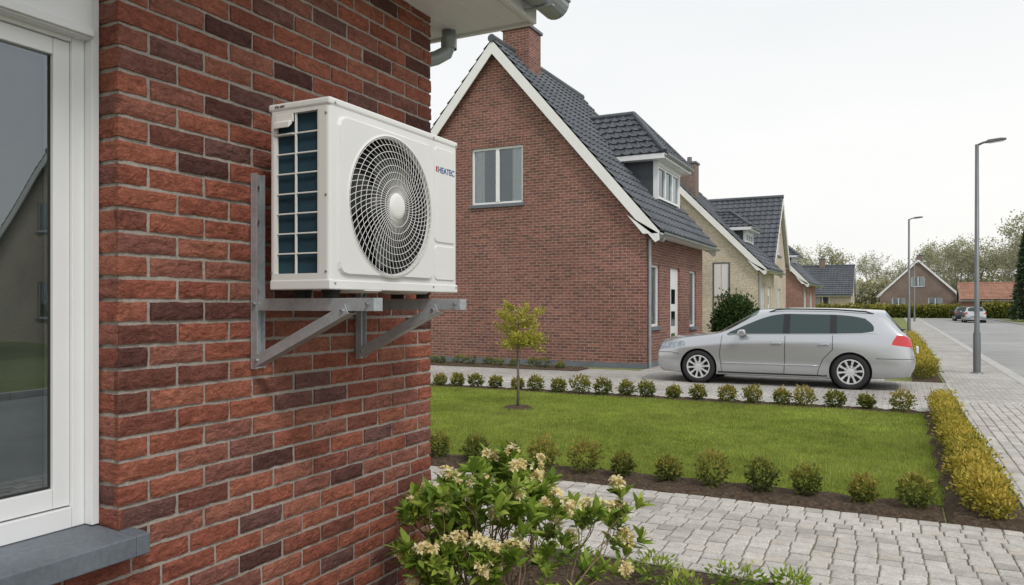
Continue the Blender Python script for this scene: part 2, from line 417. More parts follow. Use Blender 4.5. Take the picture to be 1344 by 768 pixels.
x=rng.uniform(-9.5,.36,K); y=6.70+(rng.uniform(0,1,K)**1.15)*5.46
x+= .03*np.sin(y*9); y+= .025*np.sin(x*7)
patch=np.sin(x*1.7+np.sin(y*2.1))*np.cos(y*1.3+x*.6)
h=rng.uniform(.02,.045,K)*(1+.2*patch); a=rng.uniform(0,2*np.pi,K); wd=rng.uniform(.0022,.0042,K)*(1+(y-6.7)*.12)
ln=rng.uniform(.0,.02,K); la=rng.uniform(0,2*np.pi,K)
p0=np.stack([x-np.cos(a)*wd,y-np.sin(a)*wd,np.full(K,.003)],1); p1=np.stack([x+np.cos(a)*wd,y+np.sin(a)*wd,np.full(K,.003)],1)
p2=np.stack([x+np.cos(la)*ln,y+np.sin(la)*ln,h],1)
ti=np.clip(.45+.1*patch+rng.normal(0,.2,K)+(rng.uniform(0,1,K)<.05)*.4,0,1)
me=np_mesh('lawn',np.stack([p0,p1,p2],1),3,m_grass,ti,fidx=[(0,1,2)])
lawn=bpy.data.objects.new('lawn',me); coll.objects.link(lawn)

# ------------------------------------------------------------------ near brick house
nh=empty('brick_house',(-2.16,0,0))
WX=-2.15; WY1=3.343; PITCH=.072; BL=.222
OY0,OY1,OZ0,OZ1=.1,1.56,.78,2.80
body=MB(); body.box(-9,WX-.007,-6,WY1-.008,-.1,3.04)
cut=MB(); cut.box(-2.30,-2.0,OY0,OY1+.007,OZ0,OZ1)
cut2=MB(); cut2.box(-4.5,-2.25,OY0-.3,OY1-.02,OZ0+.1,OZ1-.1)
me=bool_diff(body,[cut,cut2]); finish(me,'wall_core',m_mortar,None,None,nh)
b=MB(); b.box(-9,WX-.11,WY1-.007,WY1,0,3.035); b.build('gable_end_wall',m_brick_far,nh)
bk=MB(); rr=random.Random(11)
def brick(y0,y1,z0,z1,facex=True,x0=None,x1=None,yf=None):
    nu,nv=(13,5) if facex else (8,5)
    t=min(1,max(0,rr.gauss(.5,.30))); sd=rr.uniform(0,500); pr=rr.uniform(-.002,.003)
    tiltu=rr.uniform(-.002,.002); vs=[]
    for j in range(nv+1):
        for i in range(nu+1):
            fu=i/nu; fv=j/nv
            eu=min(fu,1-fu)*(y1-y0); ev=min(fv,1-fv)*(z1-z0)
            e=min(eu,ev)
            rnd=0 if e>.004 else -.0030
            u=y0+(y1-y0)*fu; z=z0+(z1-z0)*fv
            ju=noise.noise(Vector((u*30,z*30,sd)))*.0028; jz=noise.noise(Vector((u*28,z*10,sd+9)))*.0032
            hgt=noise.noise(Vector((u*28,z*45,sd+3)))*.0032+noise.noise(Vector((u*90,z*110,sd)))*.0016
            vs.append((u+ju,z+jz,rnd+hgt+pr+tiltu*(fu-.5)))
    n1=nu+1
    fs=[(j*n1+i,j*n1+i+1,(j+1)*n1+i+1,(j+1)*n1+i) for j in range(nv) for i in range(nu)]
    per=[i for i in range(n1)]+[j*n1+nu for j in range(1,nv+1)]+[nv*n1+i for i in range(nu-1,-1,-1)]+[j*n1 for j in range(nv-1,0,-1)]
    base=len(vs)
    for k in per: vs.append((vs[k][0],vs[k][1],-.018))
    for q in range(len(per)):
        q2=(q+1)%len(per); fs.append((per[q],base+q,base+q2,per[q2]))
    if facex: out=[(WX+d,u,z) for u,z,d in vs]
    else: out=[(u,yf-d,z) for u,z,d in vs]
    bk.add(out,fs,0,t)
MJ=.0130
row=0; z=-.02
while z<3.03:
    z0=z+MJ/2; z1=min(z+PITCH-MJ/2,3.04)
    segs=[(-1.5,WY1)] if (z0>OZ1-.01 or z1<OZ0+.01) else [(-1.5,OY0),(OY1,WY1)]
    for (s0,s1) in segs:
        cur=s0; first=True
        off=BL/2 if row%2 else 0
        while cur<s1-.01:
            if first and off and s0>0: ln=BL/2
            elif first and s0<0: ln=BL-off if off else BL
            else: ln=BL
            nx=min(cur+ln,s1)
            if s1-nx<.05: nx=s1
            brick(cur+(MJ/2 if cur>s0 else 0),nx-(MJ/2 if nx<s1 else 0),z0,z1)
            cur=nx; first=False
    if z0<OZ1 and z1>OZ0+.01:
        brick(-2.268,WX-.003,z0,z1,False,yf=OY1)
    row+=1; z+=PITCH
bk.build('brickwork',m_brick,nh,uv=False,smooth=False)
b=MB()
b.prism([(-2.29,.862),(-2.06,.846),(-2.06,.782),(-2.29,.782)],OY0-.04,OY1-.003,0)
b.prism([(-2.144,.852),(-2.06,.846),(-2.06,.782),(-2.144,.782)],OY1-.0025,OY1+.045,0)
b.build('window_sill',m_bluestone,nh,bevel=.004)
fx=-2.27
f=MB()
def bar(y0,y1,z0,z1,x0=fx-.06,x1=fx,m=0): f.box(x0,x1,y0,y1,z0,z1,m)
bar(1.532,1.5565,.863,2.79,x1=fx+.035)
bar(1.492,1.5305,.863,2.79)
bar(OY0,1.4905,.863,.925)
bar(1.440,1.4905,.930,2.36,x1=fx-.012)
bar(OY0,1.4385,.930,.99,x1=fx-.012)
bar(OY0,1.4385,2.31,2.36,x1=fx-.012)
bar(OY0,1.4905,2.362,2.38)
f.box(fx-.012,fx+.04,OY0,1.530,2.375,2.79)
f.box(fx+.0405,fx+.052,OY0,1.5295,2.38,2.405)
f.box(fx+.0405,fx+.046,OY0,1.5295,2.50,2.504)
bar(.55,.62,.93,2.36)
f.build('window_frame',m_white,nh,bevel=.006)
g=MB(); g.box(fx-.03,fx-.026,1.4331,1.4399,.992,2.308)
g.box(fx-.03,fx-.026,OY0,1.433,.9905,.997); g.build('glazing_gasket',m_rubber,nh)
g=MB(); g.add([(fx-.028,.1,.99),(fx-.028,1.439,.99),(fx-.028,1.439,2.31),(fx-.028,.1,2.31)],[(0,1,2,3)]); g.build('window_glass',m_glassN,nh)
g=MB(); g.box(-4.4,-2.34,-.2,1.54,.9,2.7); gm=g.build('room_interior',m_room,nh)
g=MB(); vs=[];n=20
for i in range(n+1):
    y=1.475-i*.0055; vs+= [(-2.42+.018*math.sin(i*.75),y,.95),(-2.42+.018*math.sin(i*.75+.3),y,2.5)]
g.add(vs,[(2*i,2*i+1,2*i+3,2*i+2) for i in range(n)]); g.build('curtain',m_curtain,nh,smooth=True)
# eaves
SZ=3.04; SX=-1.70; SY=3.62
b=MB()
b.box(-2.8,SX,-6,SY,SZ,SZ+.02)
for i in range(5): b.box(-2.14+.1*i,-2.135+.1*i,-6,SY-.03,SZ-.003,SZ-.0005)
b.box(SX,SX+.022,-6,SY+.002,SZ-.02,SZ+.16)
b.box(-9,SX-.001,SY,SY+.024,SZ-.015,SZ+.16)
b.box(-9,-2.805,WY1-.02,SY,SZ,SZ+.02)
b.build('soffit_and_fascia',m_whitep,nh,bevel=.003)
g=MB()
def gutter(g,x,y0,y1,z,r=.065,n=10,m=0):
    vs=[]
    for yy in (y0,y1):
        for k in range(n+1):
            th=math.pi+math.pi*k/n; vs.append((x+r*math.cos(th),yy,z+r*math.sin(th)))
        for k in range(n,-1,-1):
            th=math.pi+math.pi*k/n; vs.append((x+(r-.006)*math.cos(th),yy,z+(r-.006)*math.sin(th)))
    N2=2*(n+1)
    fs=[(k,(k+1)%N2,(k+1)%N2+N2,k+N2) for k in range(N2)]+[tuple(range(N2-1,-1,-1)),tuple(range(N2,2*N2))]
    g.add(vs,fs,m)
GZ=SZ+.085
gutter(g,SX+.105,-6,SY+.06,GZ,.078)
g.lathe([(0,0),(.078,0),(.078,.005),(0,.005)],(SX+.105,SY+.056,GZ),'y',20)
g.tube([(SX+.184,-6,GZ+.005),(SX+.184,SY+.06,GZ+.005)],.009,8)
for i in range(12):
    yy=SY-.15-.6*i; g.box(SX+.0225,SX+.18,yy,yy+.025,GZ-.086,GZ-.079)
g.build('gutter',m_zinc,nh,smooth=False)
g=MB()
g.tube([(-2.17,3.55,SZ-.0),(-2.17,3.55,SZ-.08),(-2.18,3.54,SZ-.12),(-2.22,3.50,SZ-.155),(-2.30,3.43,SZ-.19),(-2.33,3.41,SZ-.23),(-2.335,3.41,SZ-.3),(-2.335,3.41,.05)],.038,16)
g.lathe([(.044,-.03),(.044,.03)],(-2.17,3.55,SZ-.07),'z',16)
g.build('downpipe',m_zinc,nh,smooth=True)

def tiled(b,o,u,v,Lu,Lv,lin=0,rin=0,tw=.30,th=.34,m=0):
    o=Vector(o);u=Vector(u).normalized();v=Vector(v).normalized();n=u.cross(v)
    rows=max(1,round(Lv/th)); th=Lv/rows
    ns=max(4,int(Lu/tw*6)); vs=[];fs=[]
    for j in range(rows):
        for e in (0,1):
            vv=(j+e)*th+ (0.03 if e and j<rows-1 else 0)
            f=min(1,vv/Lv); l=lin*f; r_=Lu-rin*f
            for i in range(ns+1):
                uu=l+(r_-l)*i/ns
                ph=(uu/tw)%1.0
                rip=.035*(math.sin(math.pi*min(1,ph/.35)) if ph<.35 else -.25*math.sin(math.pi*(ph-.35)/.65))
                hh=(.045 if e==0 else .0)+rip
                vs.append(o+u*uu+v*vv+n*hh)
        base=j*2*(ns+1)
        for i in range(ns): fs.append((base+i,base+i+1,base+ns+1+i+1,base+ns+1+i))
    for j in range(rows):
        base=j*2*(ns+1)
        st=len(vs)
        for i in range(ns+1): vs.append(Vector(vs[base+i])-n*.05)
        for i in range(ns): fs.append((st+i,st+i+1,base+i+1,base+i))
    b.add(vs,fs,m)
b=MB(); sl2=.9; vv=Vector((-1,0,sl2)).normalized()
tiled(b,(SX+.05,-6,SZ+.18),(0,1,0),vv,SY+6,5.2); b.build('roof',m_tile,nh,uv=False)

# ------------------------------------------------------------------ AC unit
ac=empty('air_conditioner_outdoor_unit',(-1.86,2.47,1.6))
AX0,AX1,AY0,AY1,AZ0,AZ1=-2.01,-1.735,2.056,2.905,1.615,2.262
CYc,CZ,CR=2.408,1.925,.262
b=MB(); b.box(AX0,AX1,AY0,AY1,AZ0,AZ1)
me=bpy.data.meshes.new('t'); me.from_pydata(b.v,[],b.f)
bm=bmesh.new(); bm.from_mesh(me); bmesh.ops.recalc_face_normals(bm,faces=bm.faces)
bmesh.ops.bevel(bm,geom=[e for e in bm.edges],offset=.014,segments=3,profile=.5,affect='EDGES'); bm.to_mesh(me); bm.free()
def cyl(c,r,h,axis='x',n=96):
    m=MB(); m.lathe([(r,-h/2),(r,h/2)],c,axis,n)
    N=n; m.f.append(tuple(range(N-1,-1,-1))); m.f.append(tuple(range(N,2*N))); m.m+= [0,0]; m.t+=[.5,.5]; return m
c1=cyl((AX1,CYc,CZ),CR-.004,.24)
GX0,GX1,GZ0,GZ1=AX0+.024,AX1-.050,AZ0+.045,AZ1-.035
c2=MB(); c2.box(GX0,GX1,AY0-.1,AY0+.035,GZ0,GZ1)
me=bool_mesh(me,[c1,c2]); finish(me,'cabinet',m_ac,None,None,ac,uv=False)
b=MB(); b.box(AX0-.004,AX1+.004,AY0-.004,AY1+.004,AZ1-.022,AZ1+.006); b.build('lid',m_ac,ac,bevel=.008)
b=MB(); b.box(AX0+.004,AX1+.003,AY0-.003,AY1+.003,AZ0-.012,AZ0+.022); b.build('base_pan',m_ac,ac,bevel=.004)
def rrect(y0,y1,z0,z1,r,n=6):
    P=[]
    for cy,cz,a0 in ((y1-r,z0+r,-90),(y1-r,z1-r,0),(y0+r,z1-r,90),(y0+r,z0+r,180)):
        for k in range(n+1):
            a=math.radians(a0+90*k/n); P.append((cy+r*math.cos(a),cz+r*math.sin(a)))
    return P
def ring_panel(b,outer,cx,cz,r,x0,x1,m=0):
    n=120; P=[]
    for k in range(n):
        a=2*math.pi*k/n; dx,dz=math.cos(a),math.sin(a); best=None
        for i in range(len(outer)):
            (ax,az),(bx,bz)=outer[i],outer[(i+1)%len(outer)]
            ex,ez=bx-ax,bz-az; den=dx*ez-dz*ex
            if abs(den)<1e-12: continue
            t=((ax-cx)*ez-(az-cz)*ex)/den; s=((ax-cx)*dz-(az-cz)*dx)/den
            if t>0 and -1e-6<=s<=1+1e-6: best=t if best is None else min(best,t)
        P.append((a,best))
    vs=[]
    e=.010
    for lvl in range(5):
        for a,t in P:
            if lvl==0: q=(x0,t+e)
            elif lvl==1: q=(x1,t-.0)
            elif lvl==2: q=(x1,r+.012)
            elif lvl==3: q=(x1+.004,r+.004)
            else: q=(x0-.03,r)
            vs.append((q[0],cx+math.cos(a)*q[1],cz+math.sin(a)*q[1]))
    fs=[(l*n+k,l*n+(k+1)%n,(l+1)*n+(k+1)%n,(l+1)*n+k) for l in range(4) for k in range(n)]
    b.add(vs,fs,m)
b=MB(); ring_panel(b,rrect(AY0+.045,CYc+CR+.03,AZ0+.045,AZ1-.055,.035),CYc,CZ,CR,AX1-.002,AX1+.012)
b.build('fan_shroud',m_ac,ac,smooth=False,rec=True)
b=MB(); P=rrect(CYc+CR+.05,AY1-.02,AZ0+.20,AZ1-.045,.02); b.prism(P,AX1-.003,AX1+.005,ax='x')
P=rrect(CYc+CR+.05,AY1-.02,AZ0+.04,AZ0+.185,.02); b.prism(P,AX1-.003,AX1+.005,ax='x')
b.build('service_cover',m_ac,ac,bevel=.003,uv=False)
b=MB(); b.lathe([(CR-.006,0),(CR-.006,-.115),(.001,-.115)],(AX1,CYc,CZ),'x',48,0); b.build('fan_housing',m_dark,ac,rec=False)
b=MB(); b.lathe([(.001,.02),(.05,.015),(.06,-.02),(.06,-.06)],(AX1-.04,CYc,CZ),'x',32)
for k in range(3):
    vs=[];n=8
    for i in range(n+1):
        for j in range(7):
            rad=.055+(CR-.03-.055)*j/6; a=k*2*math.pi/3+ (i/n)*(1.35-.35*j/6)+.45*j/6
            vs.append((AX1-.045-.05*i/n,CYc+rad*math.cos(a),CZ+rad*math.sin(a)))
    b.add(vs,[(i*7+j,i*7+j+1,(i+1)*7+j+1,(i+1)*7+j) for i in range(n) for j in range(6)])
b.build('fan_blades',m_fan,ac,smooth=True,uv=False)
b=MB()
dome=lambda r: AX1+.014+.020*(1-(r/CR)**2)
for k in range(64):
    a=2*math.pi*k/64; pts=[]
    for i in range(9):
        r=.052+(CR+.002-.052)*i/8; aa=a+.45*(i/8)**1.1
        pts.append((dome(r),CYc+r*math.cos(aa),CZ+r*math.sin(aa)))
    b.tube(pts,.0012,5,caps=False)
for r in [.078+.0262*i for i in range(8)]:
    pts=[(dome(r)+.001,CYc+r*math.cos(2*math.pi*k/64),CZ+r*math.sin(2*math.pi*k/64)) for k in range(65)]
    b.tube(pts,.0012,5,caps=False)
b.lathe([(.001,.012),(.03,.0115),(.048,.008),(.054,.002),(.054,-.006)],(dome(0)-.006,CYc,CZ),'x',40)
b.build('fan_grille',m_ac2,ac,smooth=True,uv=False)
b=MB(); b.box(GX0-.001,GX1+.001,AY0+.030,AY0+.034,GZ0,GZ1)
b.build('coil_backing',m_coil,ac,uv=False)
b=MB()
for i in range(58):
    xx=GX0+.003+(GX1-GX0-.006)*i/57; b.box(xx,xx+.0009,AY0+.018,AY0+.030,GZ0,GZ1)
b.build('coil_fins',m_coil,ac,uv=False)
b=MB(); n=8
for i in range(1,n):
    zz=GZ0+(GZ1-GZ0)*i/n; b.box(GX0,GX1,AY0+.004,AY0+.011,zz-.0026,zz+.0026)
xm=GX0+(GX1-GX0)*.47
b.box(xm-.003,xm+.003,AY0+.003,AY0+.0115,GZ0,GZ1)
for xx in (GX0+.004,GX1-.005): b.box(xx-.003,xx+.003,AY0+.0035,AY0+.012,GZ0,GZ1)
b.build('side_grille',m_ac2,ac,bevel=.001,uv=False)
b=MB(); b.box(GX0+.0,xm-.008,AY0-.001,AY0+.006,GZ1-.030,GZ1+.001)
b.box(GX0+.0,xm-.008,AY0-.0012,AY0+.02,GZ1-.075,GZ1-.068)
b.prism([(AY0-.014,GZ1-.052),(AY0-.014,GZ1-.030),(AY0+.004,GZ1-.022),(AY0+.004,GZ1-.036)],GX0+.008,xm-.014,ax='x')
b.build('carry_handle',m_ac2,ac,bevel=.003,uv=False)
b=MB()
for (x_,z_) in ((AX0+.01,AZ1-.03),(AX1-.016,AZ1-.05),(AX0+.01,AZ0+.05),(AX1-.016,AZ0+.05),(AX1-.016,1.93)):
    b.lathe([(.001,.003),(.004,.0025),(.005,0)],(x_,AY0,z_),'y',12,sgn=-1)
for yy in (AY0+.025,AY1-.012,CYc+CR+.04):
    b.lathe([(.001,.003),(.004,.0025),(.005,0)],(AX1+.004,yy,AZ1-.012),'x',12)
    b.lathe([(.001,.003),(.004,.0025),(.005,0)],(AX1+.003,yy,AZ0+.01),'x',12)
b.build('screws',m_bolt,ac,uv=False)
def text(s,size,mat,loc,name,parent,rot=(math.pi/2,0,math.pi/2)):
    cu=bpy.data.curves.new(name,'FONT'); cu.body=s; cu.size=size; cu.extrude=.0004; cu.offset=size*.02
    cu.materials.append(mat); o=bpy.data.objects.new(name,cu); coll.objects.link(o); o.location=loc; o.rotation_euler=rot
    o.parent=parent; o.matrix_parent_inverse=Matrix.Translation(-parent.location); return o
text('HEATEC',.036,m_blue,(AX1+.0056,CYc+CR+.072,2.111),'logo_lettering',ac)
b=MB(); b.prism(rrect(CYc+CR+.056,CYc+CR+.067,2.112,2.136,.004),AX1+.0052,AX1+.0062,0,ax='x'); b.build('logo_mark',m_red,ac,uv=False)
text('IP24 220V',.011,m_dark,(AX0+.03,AY0-.0048,AZ1-.012),'rating_label',ac,rot=(math.pi/2,0,0))
b=MB()
for yy in (2.14,2.73):
    for xx in (-1.93,-1.80): b.lathe([(.001,0),(.034,0),(.034,-.008),(.026,-.018),(.030,-.030),(.001,-.030)],(xx,yy,AZ0-.010),'z',20)
b.build('rubber_feet',m_rubber,ac,uv=False)
b=MB(); b.lathe([(.001,-.012),(.085,-.011),(.10,-.004),(.10,0)],(-1.82,2.30,AZ0-.010),'z',36)
b.lathe([(.001,-.012),(.085,-.011),(.10,-.004),(.10,0)],(-1.84,2.66,AZ0-.010),'z',36); b.build('drain_pan_boss',m_ac,ac,uv=False)
b=MB(); b.tube([(-1.9,2.905,1.72),(-1.9,2.95,1.71),(-1.97,2.98,1.70),(-2.12,2.985,1.70),(-2.2,2.985,1.70)],.014,10)
b.build('insulated_pipe',m_white,ac,smooth=True)
def bracket(yc,xe):
    e=empty('wall_bracket',(WX,yc,1.6)); b=MB(); T=.003; zt=AZ0-.042
    W=.056
    b.box(WX+.004,WX+.007,yc-W/2,yc+W/2,1.31,2.04)
    b.box(WX+.0075,WX+.036,yc-W/2,yc-W/2+T,1.31,2.04)
    b.box(WX+.0075,WX+.022,yc+W/2-T,yc+W/2,1.31,2.04)
    b.box(WX+.0365,xe,yc-W/2+.0035,yc-W/2+.0065,zt-.045,zt)
    b.box(WX+.0075,xe,yc-W/2+.007,yc+W/2-.004,zt-.003,zt)
    b.box(WX+.0075,xe,yc+W/2-.0075,yc+W/2-.0045,zt-.045,zt-.0035)
    b.box(xe+.0005,xe+.003,yc-W/2+.0035,yc+W/2-.004,zt-.045,zt)
    p0=Vector((WX+.02,0,1.335)); p1=Vector((xe-.11,0,zt-.036)); d=(p1-p0).normalized(); n=Vector((-d.z,0,d.x))
    for (y0,y1,hh) in ((yc-W/2-.0035,yc-W/2-.0005,.019),):
        q=[p0-n*hh,p1-n*hh,p1+n*hh,p0+n*hh]; b.prism([(a.x,a.z) for a in q],y0,y1)
    q=[p0-n*.019,p1-n*.019,p1-n*.016,p0-n*.016]; b.prism([(a.x,a.z) for a in q],yc-W/2-.0003,yc+W/2-.012)
    b.build('bracket_frame',m_galv,e,bevel=.001,uv=False)
    b=MB()
    for zz in (1.345,1.47,1.60,1.99,1.86):
        b.lathe([(.001,.009),(.0065,.009),(.0065,.003),(.010,.003),(.010,0)],(WX+.007,yc+.0,zz),'x',6)
    for p in (p0+d*.02,p1-d*.02,Vector((WX+.027,0,zt-.02)),Vector((xe-.02,0,zt-.022))):
        b.lathe([(.001,.008),(.0065,.008),(.0065,0)],(p.x,yc-W/2-.0035,p.z),'y',6,sgn=-1)
    for xx in (-1.93,-1.80): b.lathe([(.001,-.02),(.006,-.02),(.006,0)],(xx,yc,zt),'z',6)
    b.build('bolts',m_bolt,e,uv=False)
bracket(2.127,-1.585); bracket(2.745,-1.61)

# ------------------------------------------------------------------ houses
rwin=random.Random(77)
def window(mp,b,gl,a0,a1,z0,z1,mull=1,sill=None,fw=.06,tr=0,cu=None,dk=None):
    o0,o1=-.11,-.05
    b.box(a0,a0+fw,o0,o1,z0,z1,mp=mp); b.box(a1-fw,a1,o0,o1,z0,z1,mp=mp)
    b.box(a0+fw+.001,a1-fw-.001,o0,o1,z0,z0+fw,mp=mp); b.box(a0+fw+.001,a1-fw-.001,o0,o1,z1-fw,z1,mp=mp)
    for i in range(mull):
        c=a0+(a1-a0)*(i+1)/(mull+1); b.box(c-.05,c+.05,o0,o1+.012,z0+fw+.001,z1-fw-.001,mp=mp)
    gl.add([mp(a0+.02,-.085,z0+.02),mp(a1-.02,-.085,z0+.02),mp(a1-.02,-.085,z1-.02),mp(a0+.02,-.085,z1-.02)],[(0,1,2,3)])
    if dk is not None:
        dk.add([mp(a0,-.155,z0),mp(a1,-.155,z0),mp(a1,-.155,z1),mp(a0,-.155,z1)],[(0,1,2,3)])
        W=a1-a0
        for (s0,s1) in ((a0+.02,a0+W*rwin.uniform(.1,.25)),(a1-W*rwin.uniform(.15,.42),a1-.02)):
            n=max(4,int((s1-s0)/.025)); vs=[]
            for i in range(n+1):
                u=s0+(s1-s0)*i/n; vs+=[mp(u,-.135+.012*math.sin(i*1.6),z0+.02),mp(u,-.135+.012*math.sin(i*1.6),z1-.02)]
            cu.add(vs,[(2*i,2*i+1,2*i+3,2*i+2) for i in range(n)])
    if sill is not None: sill.box(a0-.05,a1+.05,-.1,.06,z0-.085,z0-.002,mp=mp)

def gable_house(name,loc,rot,w,L,eave,slope,bmat,tmat=m_tile,openings=(),chim=None,ovx=.4,ovy=.22,dormers=(),board=.26,plinth=None):
    e=empty(name,loc,rot,True); hw=w/2; za=eave+slope*hw
    body=MB(); body.prism([(-hw,-.1),(hw,-.1),(hw,eave),(0,za),(-hw,eave)],0,L)
    maps={'F':lambda a,o,z:(a,-o,z),'R':lambda a,o,z:(hw+o,a,z),'L':lambda a,o,z:(-hw-o,a,z),'B':lambda a,o,z:(a,L+o,z)}
    cuts=[]
    for (fc,a0,a1,z0,z1,kind) in openings:
        c=MB(); c.box(a0,a1,-.16,.2,z0,z1,mp=maps[fc]); cuts.append(c)
    me=bool_diff(body,cuts) if cuts else None
    if me: finish(me,'walls',bmat,None,None,e)
    else: body.build('walls',bmat,e,rec=True)
    fr=MB(); gl=MB(); si=MB(); cu=MB(); dk=MB()
    for (fc,a0,a1,z0,z1,kind) in openings:
        mp=maps[fc]
        if kind=='door':
            fr.box(a0,a1,-.11,-.06,z0,z1,mp=mp)
            for q in range(3):
                zz=z0+.35+q*.6; dk.add([mp(a0+.3,-.057,zz),mp(a1-.3,-.057,zz),mp(a1-.3,-.057,zz+.4),mp(a0+.3,-.057,zz+.4)],[(0,1,2,3)])
                gl.add([mp(a0+.3,-.054,zz),mp(a1-.3,-.054,zz),mp(a1-.3,-.054,zz+.4),mp(a0+.3,-.054,zz+.4)],[(0,1,2,3)])
        else:
            window(mp,fr,gl,a0,a1,z0,z1,kind,si,cu=cu,dk=dk)
    if openings:
        fr.build('window_frames',m_white,e); gl.build('window_glass',m_glassD,e); si.build('window_sills',m_bluestone,e)
        cu.build('curtains',m_curtain,e,uv=False); dk.build('window_interior',m_inter,e,uv=False)
    rz=.16; k=math.sqrt(1+slope*slope); r=MB()
    for s in (1,-1):
        ex=hw+ovx; ez=eave-slope*ovx+rz*k*.9
        Ls=ex*k
        v=Vector((-s,0,slope))
        if s>0: tiled(r,(ex,-ovy,ez),(0,1,0),v,L+2*ovy,Ls)
        else: tiled(r,(-ex,L+ovy,ez),(0,-1,0),v,L+2*ovy,Ls)
    zr=eave-slope*ovx+rz*k*.9+slope*(hw+ovx)
    r.tube([(0,-ovy-.02,zr+.02),(0,L+ovy+.02,zr+.02)],.11,10)
    r.build('roof_tiles',tmat,e,uv=False)
    wb=MB(); ex=hw+ovx; ez=eave-slope*ovx+rz*k*.9-.03
    for yy0,yy1 in ((-ovy,-ovy+.03),(L+ovy-.03,L+ovy)):
        for s in (1,-1):
            wb.prism([(0,zr-.03),(s*ex,ez),(s*ex,ez-board*.8),(s*(ex-.1),ez-board),(0,zr-.03-board*1.35)],yy0+(.0004 if s>0 else 0),yy1+(.0004 if s>0 else 0))
            wb.prism([(s*(ex-.012),ez-board*.7),(s*(ex-.012),eave-.30),(s*(hw-.02),eave-.30),(s*(hw-.42),eave+.18)],yy0-.004,yy1-.004)
    for s in (1,-1):
        wb.prism([(0,zr-.10),(s*ex,ez-.06),(s*ex,ez-.09),(0,zr-.13)],-ovy+.031,-.001)
        wb.box(min(s*hw,s*ex)+.001,max(s*hw,s*ex)-.013,-ovy+.031,L+ovy-.031,eave-.30,eave-.28)
        wb.box(min(s*(ex-.012),s*ex),max(s*(ex-.012),s*ex),-ovy+.001,L+ovy-.001,eave-.31,ez-.05)
    wb.build('barge_boards',m_whitep,e,rec=True)
    g=MB()
    for s in (1,-1): gutter(g,s*(ex+.075),-ovy,L+ovy,ez-.03,.065,8)
    g.tube([(ex+.07,.05,ez-.09),(ex+.03,.06,ez-.2),(hw+.06,.09,eave-.42),(hw+.06,.09,0)],.04,8)
    g.build('gutter_and_downpipe',m_zinc,e)
    if chim:
        cx,cy,cw,ct=chim; c=MB(); c.box(cx-cw/2,cx+cw/2,cy-cw/2,cy+cw/2,zr-1.2,ct); c.build('chimney',bmat if bmat is not m_brick_cream else m_brick_brown,e)
        c=MB(); c.box(cx-cw/2-.05,cx+cw/2+.05,cy-cw/2-.05,cy+cw/2+.05,ct+.001,ct+.08); c.lathe([(.12,.08),(.11,.35),(.08,.35)],(cx,cy,ct),'z',12); c.build('chimney_cap',m_bluestone,e)
    rx=lambda z:(zr-.02-z)/slope
    for (xf,y0,y1,zt,zridge) in dormers:
        zb=zr-slope*xf; d=MB()
        d.prism([(xf,zb-.3),(xf,zt),(rx(zt)-.2,zt),(rx(zt)-.2,zb-.3)],y0,y1)
        d.build('dormer_cheeks',m_slate,e,rec=True)
        mp=lambda a,o,z:(xf+.165+o,a,z)
        fr=MB(); gl=MB(); cu=MB(); dk=MB(); window(mp,fr,gl,y0+.06,y1-.06,zb+.02,zt-.12,2,cu=cu,dk=dk)
        fr.box(xf-.01,xf+.14,y0,y0+.059,zb-.02,zt,); fr.box(xf-.01,xf+.14,y1-.059,y1,zb-.02,zt); fr.box(xf-.01,xf+.15,y0+.06,y1-.06,zt-.119,zt)
        o=.3; fr.box(rx(zt)-.1,xf+o+.1,y0-o,y1+o,zt+.001,zt+.14)
        fr.build('dormer_window_frame',m_white,e); gl.build('dormer_glass',m_glassD,e)
        cu.build('dormer_curtains',m_curtain,e,uv=False); dk.build('dormer_interior',m_inter,e,uv=False)
        t=MB(); ze=zt+.15; yc=(y0+y1)/2; half=(y1-y0)/2+o; xe=xf+o+.1; H=zridge-ze
        hipx=half*.9
        tiled(t,(xe,y0-o,ze),(0,1,0),(-hipx,0,H),2*half,math.hypot(hipx,H),half-.01,half-.01,.26,.3)
        xr=rx(zridge)-.3
        Lu=xe-xr; vd=Vector((0,half,H))
        tiled(t,(xr,y0-o,ze),(1,0,0),vd,Lu,vd.length,0,hipx,.26,.3)
        tiled(t,(xe,y1+o,ze),(-1,0,0),Vector((0,-half,H)),Lu,vd.length,hipx,0,.26,.3)
        t.tube([(xr,yc,zridge+.02),(xe-hipx,yc,zridge+.02)],.09,8)
        for yy in (y0-o,y1+o): t.tube([(xe,yy,ze+.03),(xe-hipx,yc,zridge+.03)],.08,8)
        t.build('dormer_roof',tmat,e,uv=False)
        gg=MB(); gutter(gg,xe+.06,y0-o,y1+o,zt+.12,.055,8); gg.build('dormer_gutter',m_zinc,e)
    if plinth:
        p=MB(); p.box(-hw-.012,hw+.012,-.012,L+.012,-.1,plinth); p.build('plinth',m_bluestone,e)
    return e
HX,HY=-9.51,17.93
h1=gable_house('brick_house',(HX,HY,0),0,8.26,6.0,3.55,1.16,m_brick_far,
   openings=[('F',-.73,.81,4.23,5.75,1),('R',.3,1.15,1.0,2.55,0),('R',2.2,3.2,.02,2.55,'door'),('R',4.35,5.15,.9,2.55,0)],
   chim=(.1,1.4,.8,9.2),dormers=[(3.5,2.75,5.15,5.55,7.2)],plinth=.12,ovx=.38)
b=MB()
for i in range(22):
    a=-.80+i*.0763; b.box(a,a+.066,-.010,-.001,5.755,5.95)
b.build('soldier_course',m_brick_far,h1)
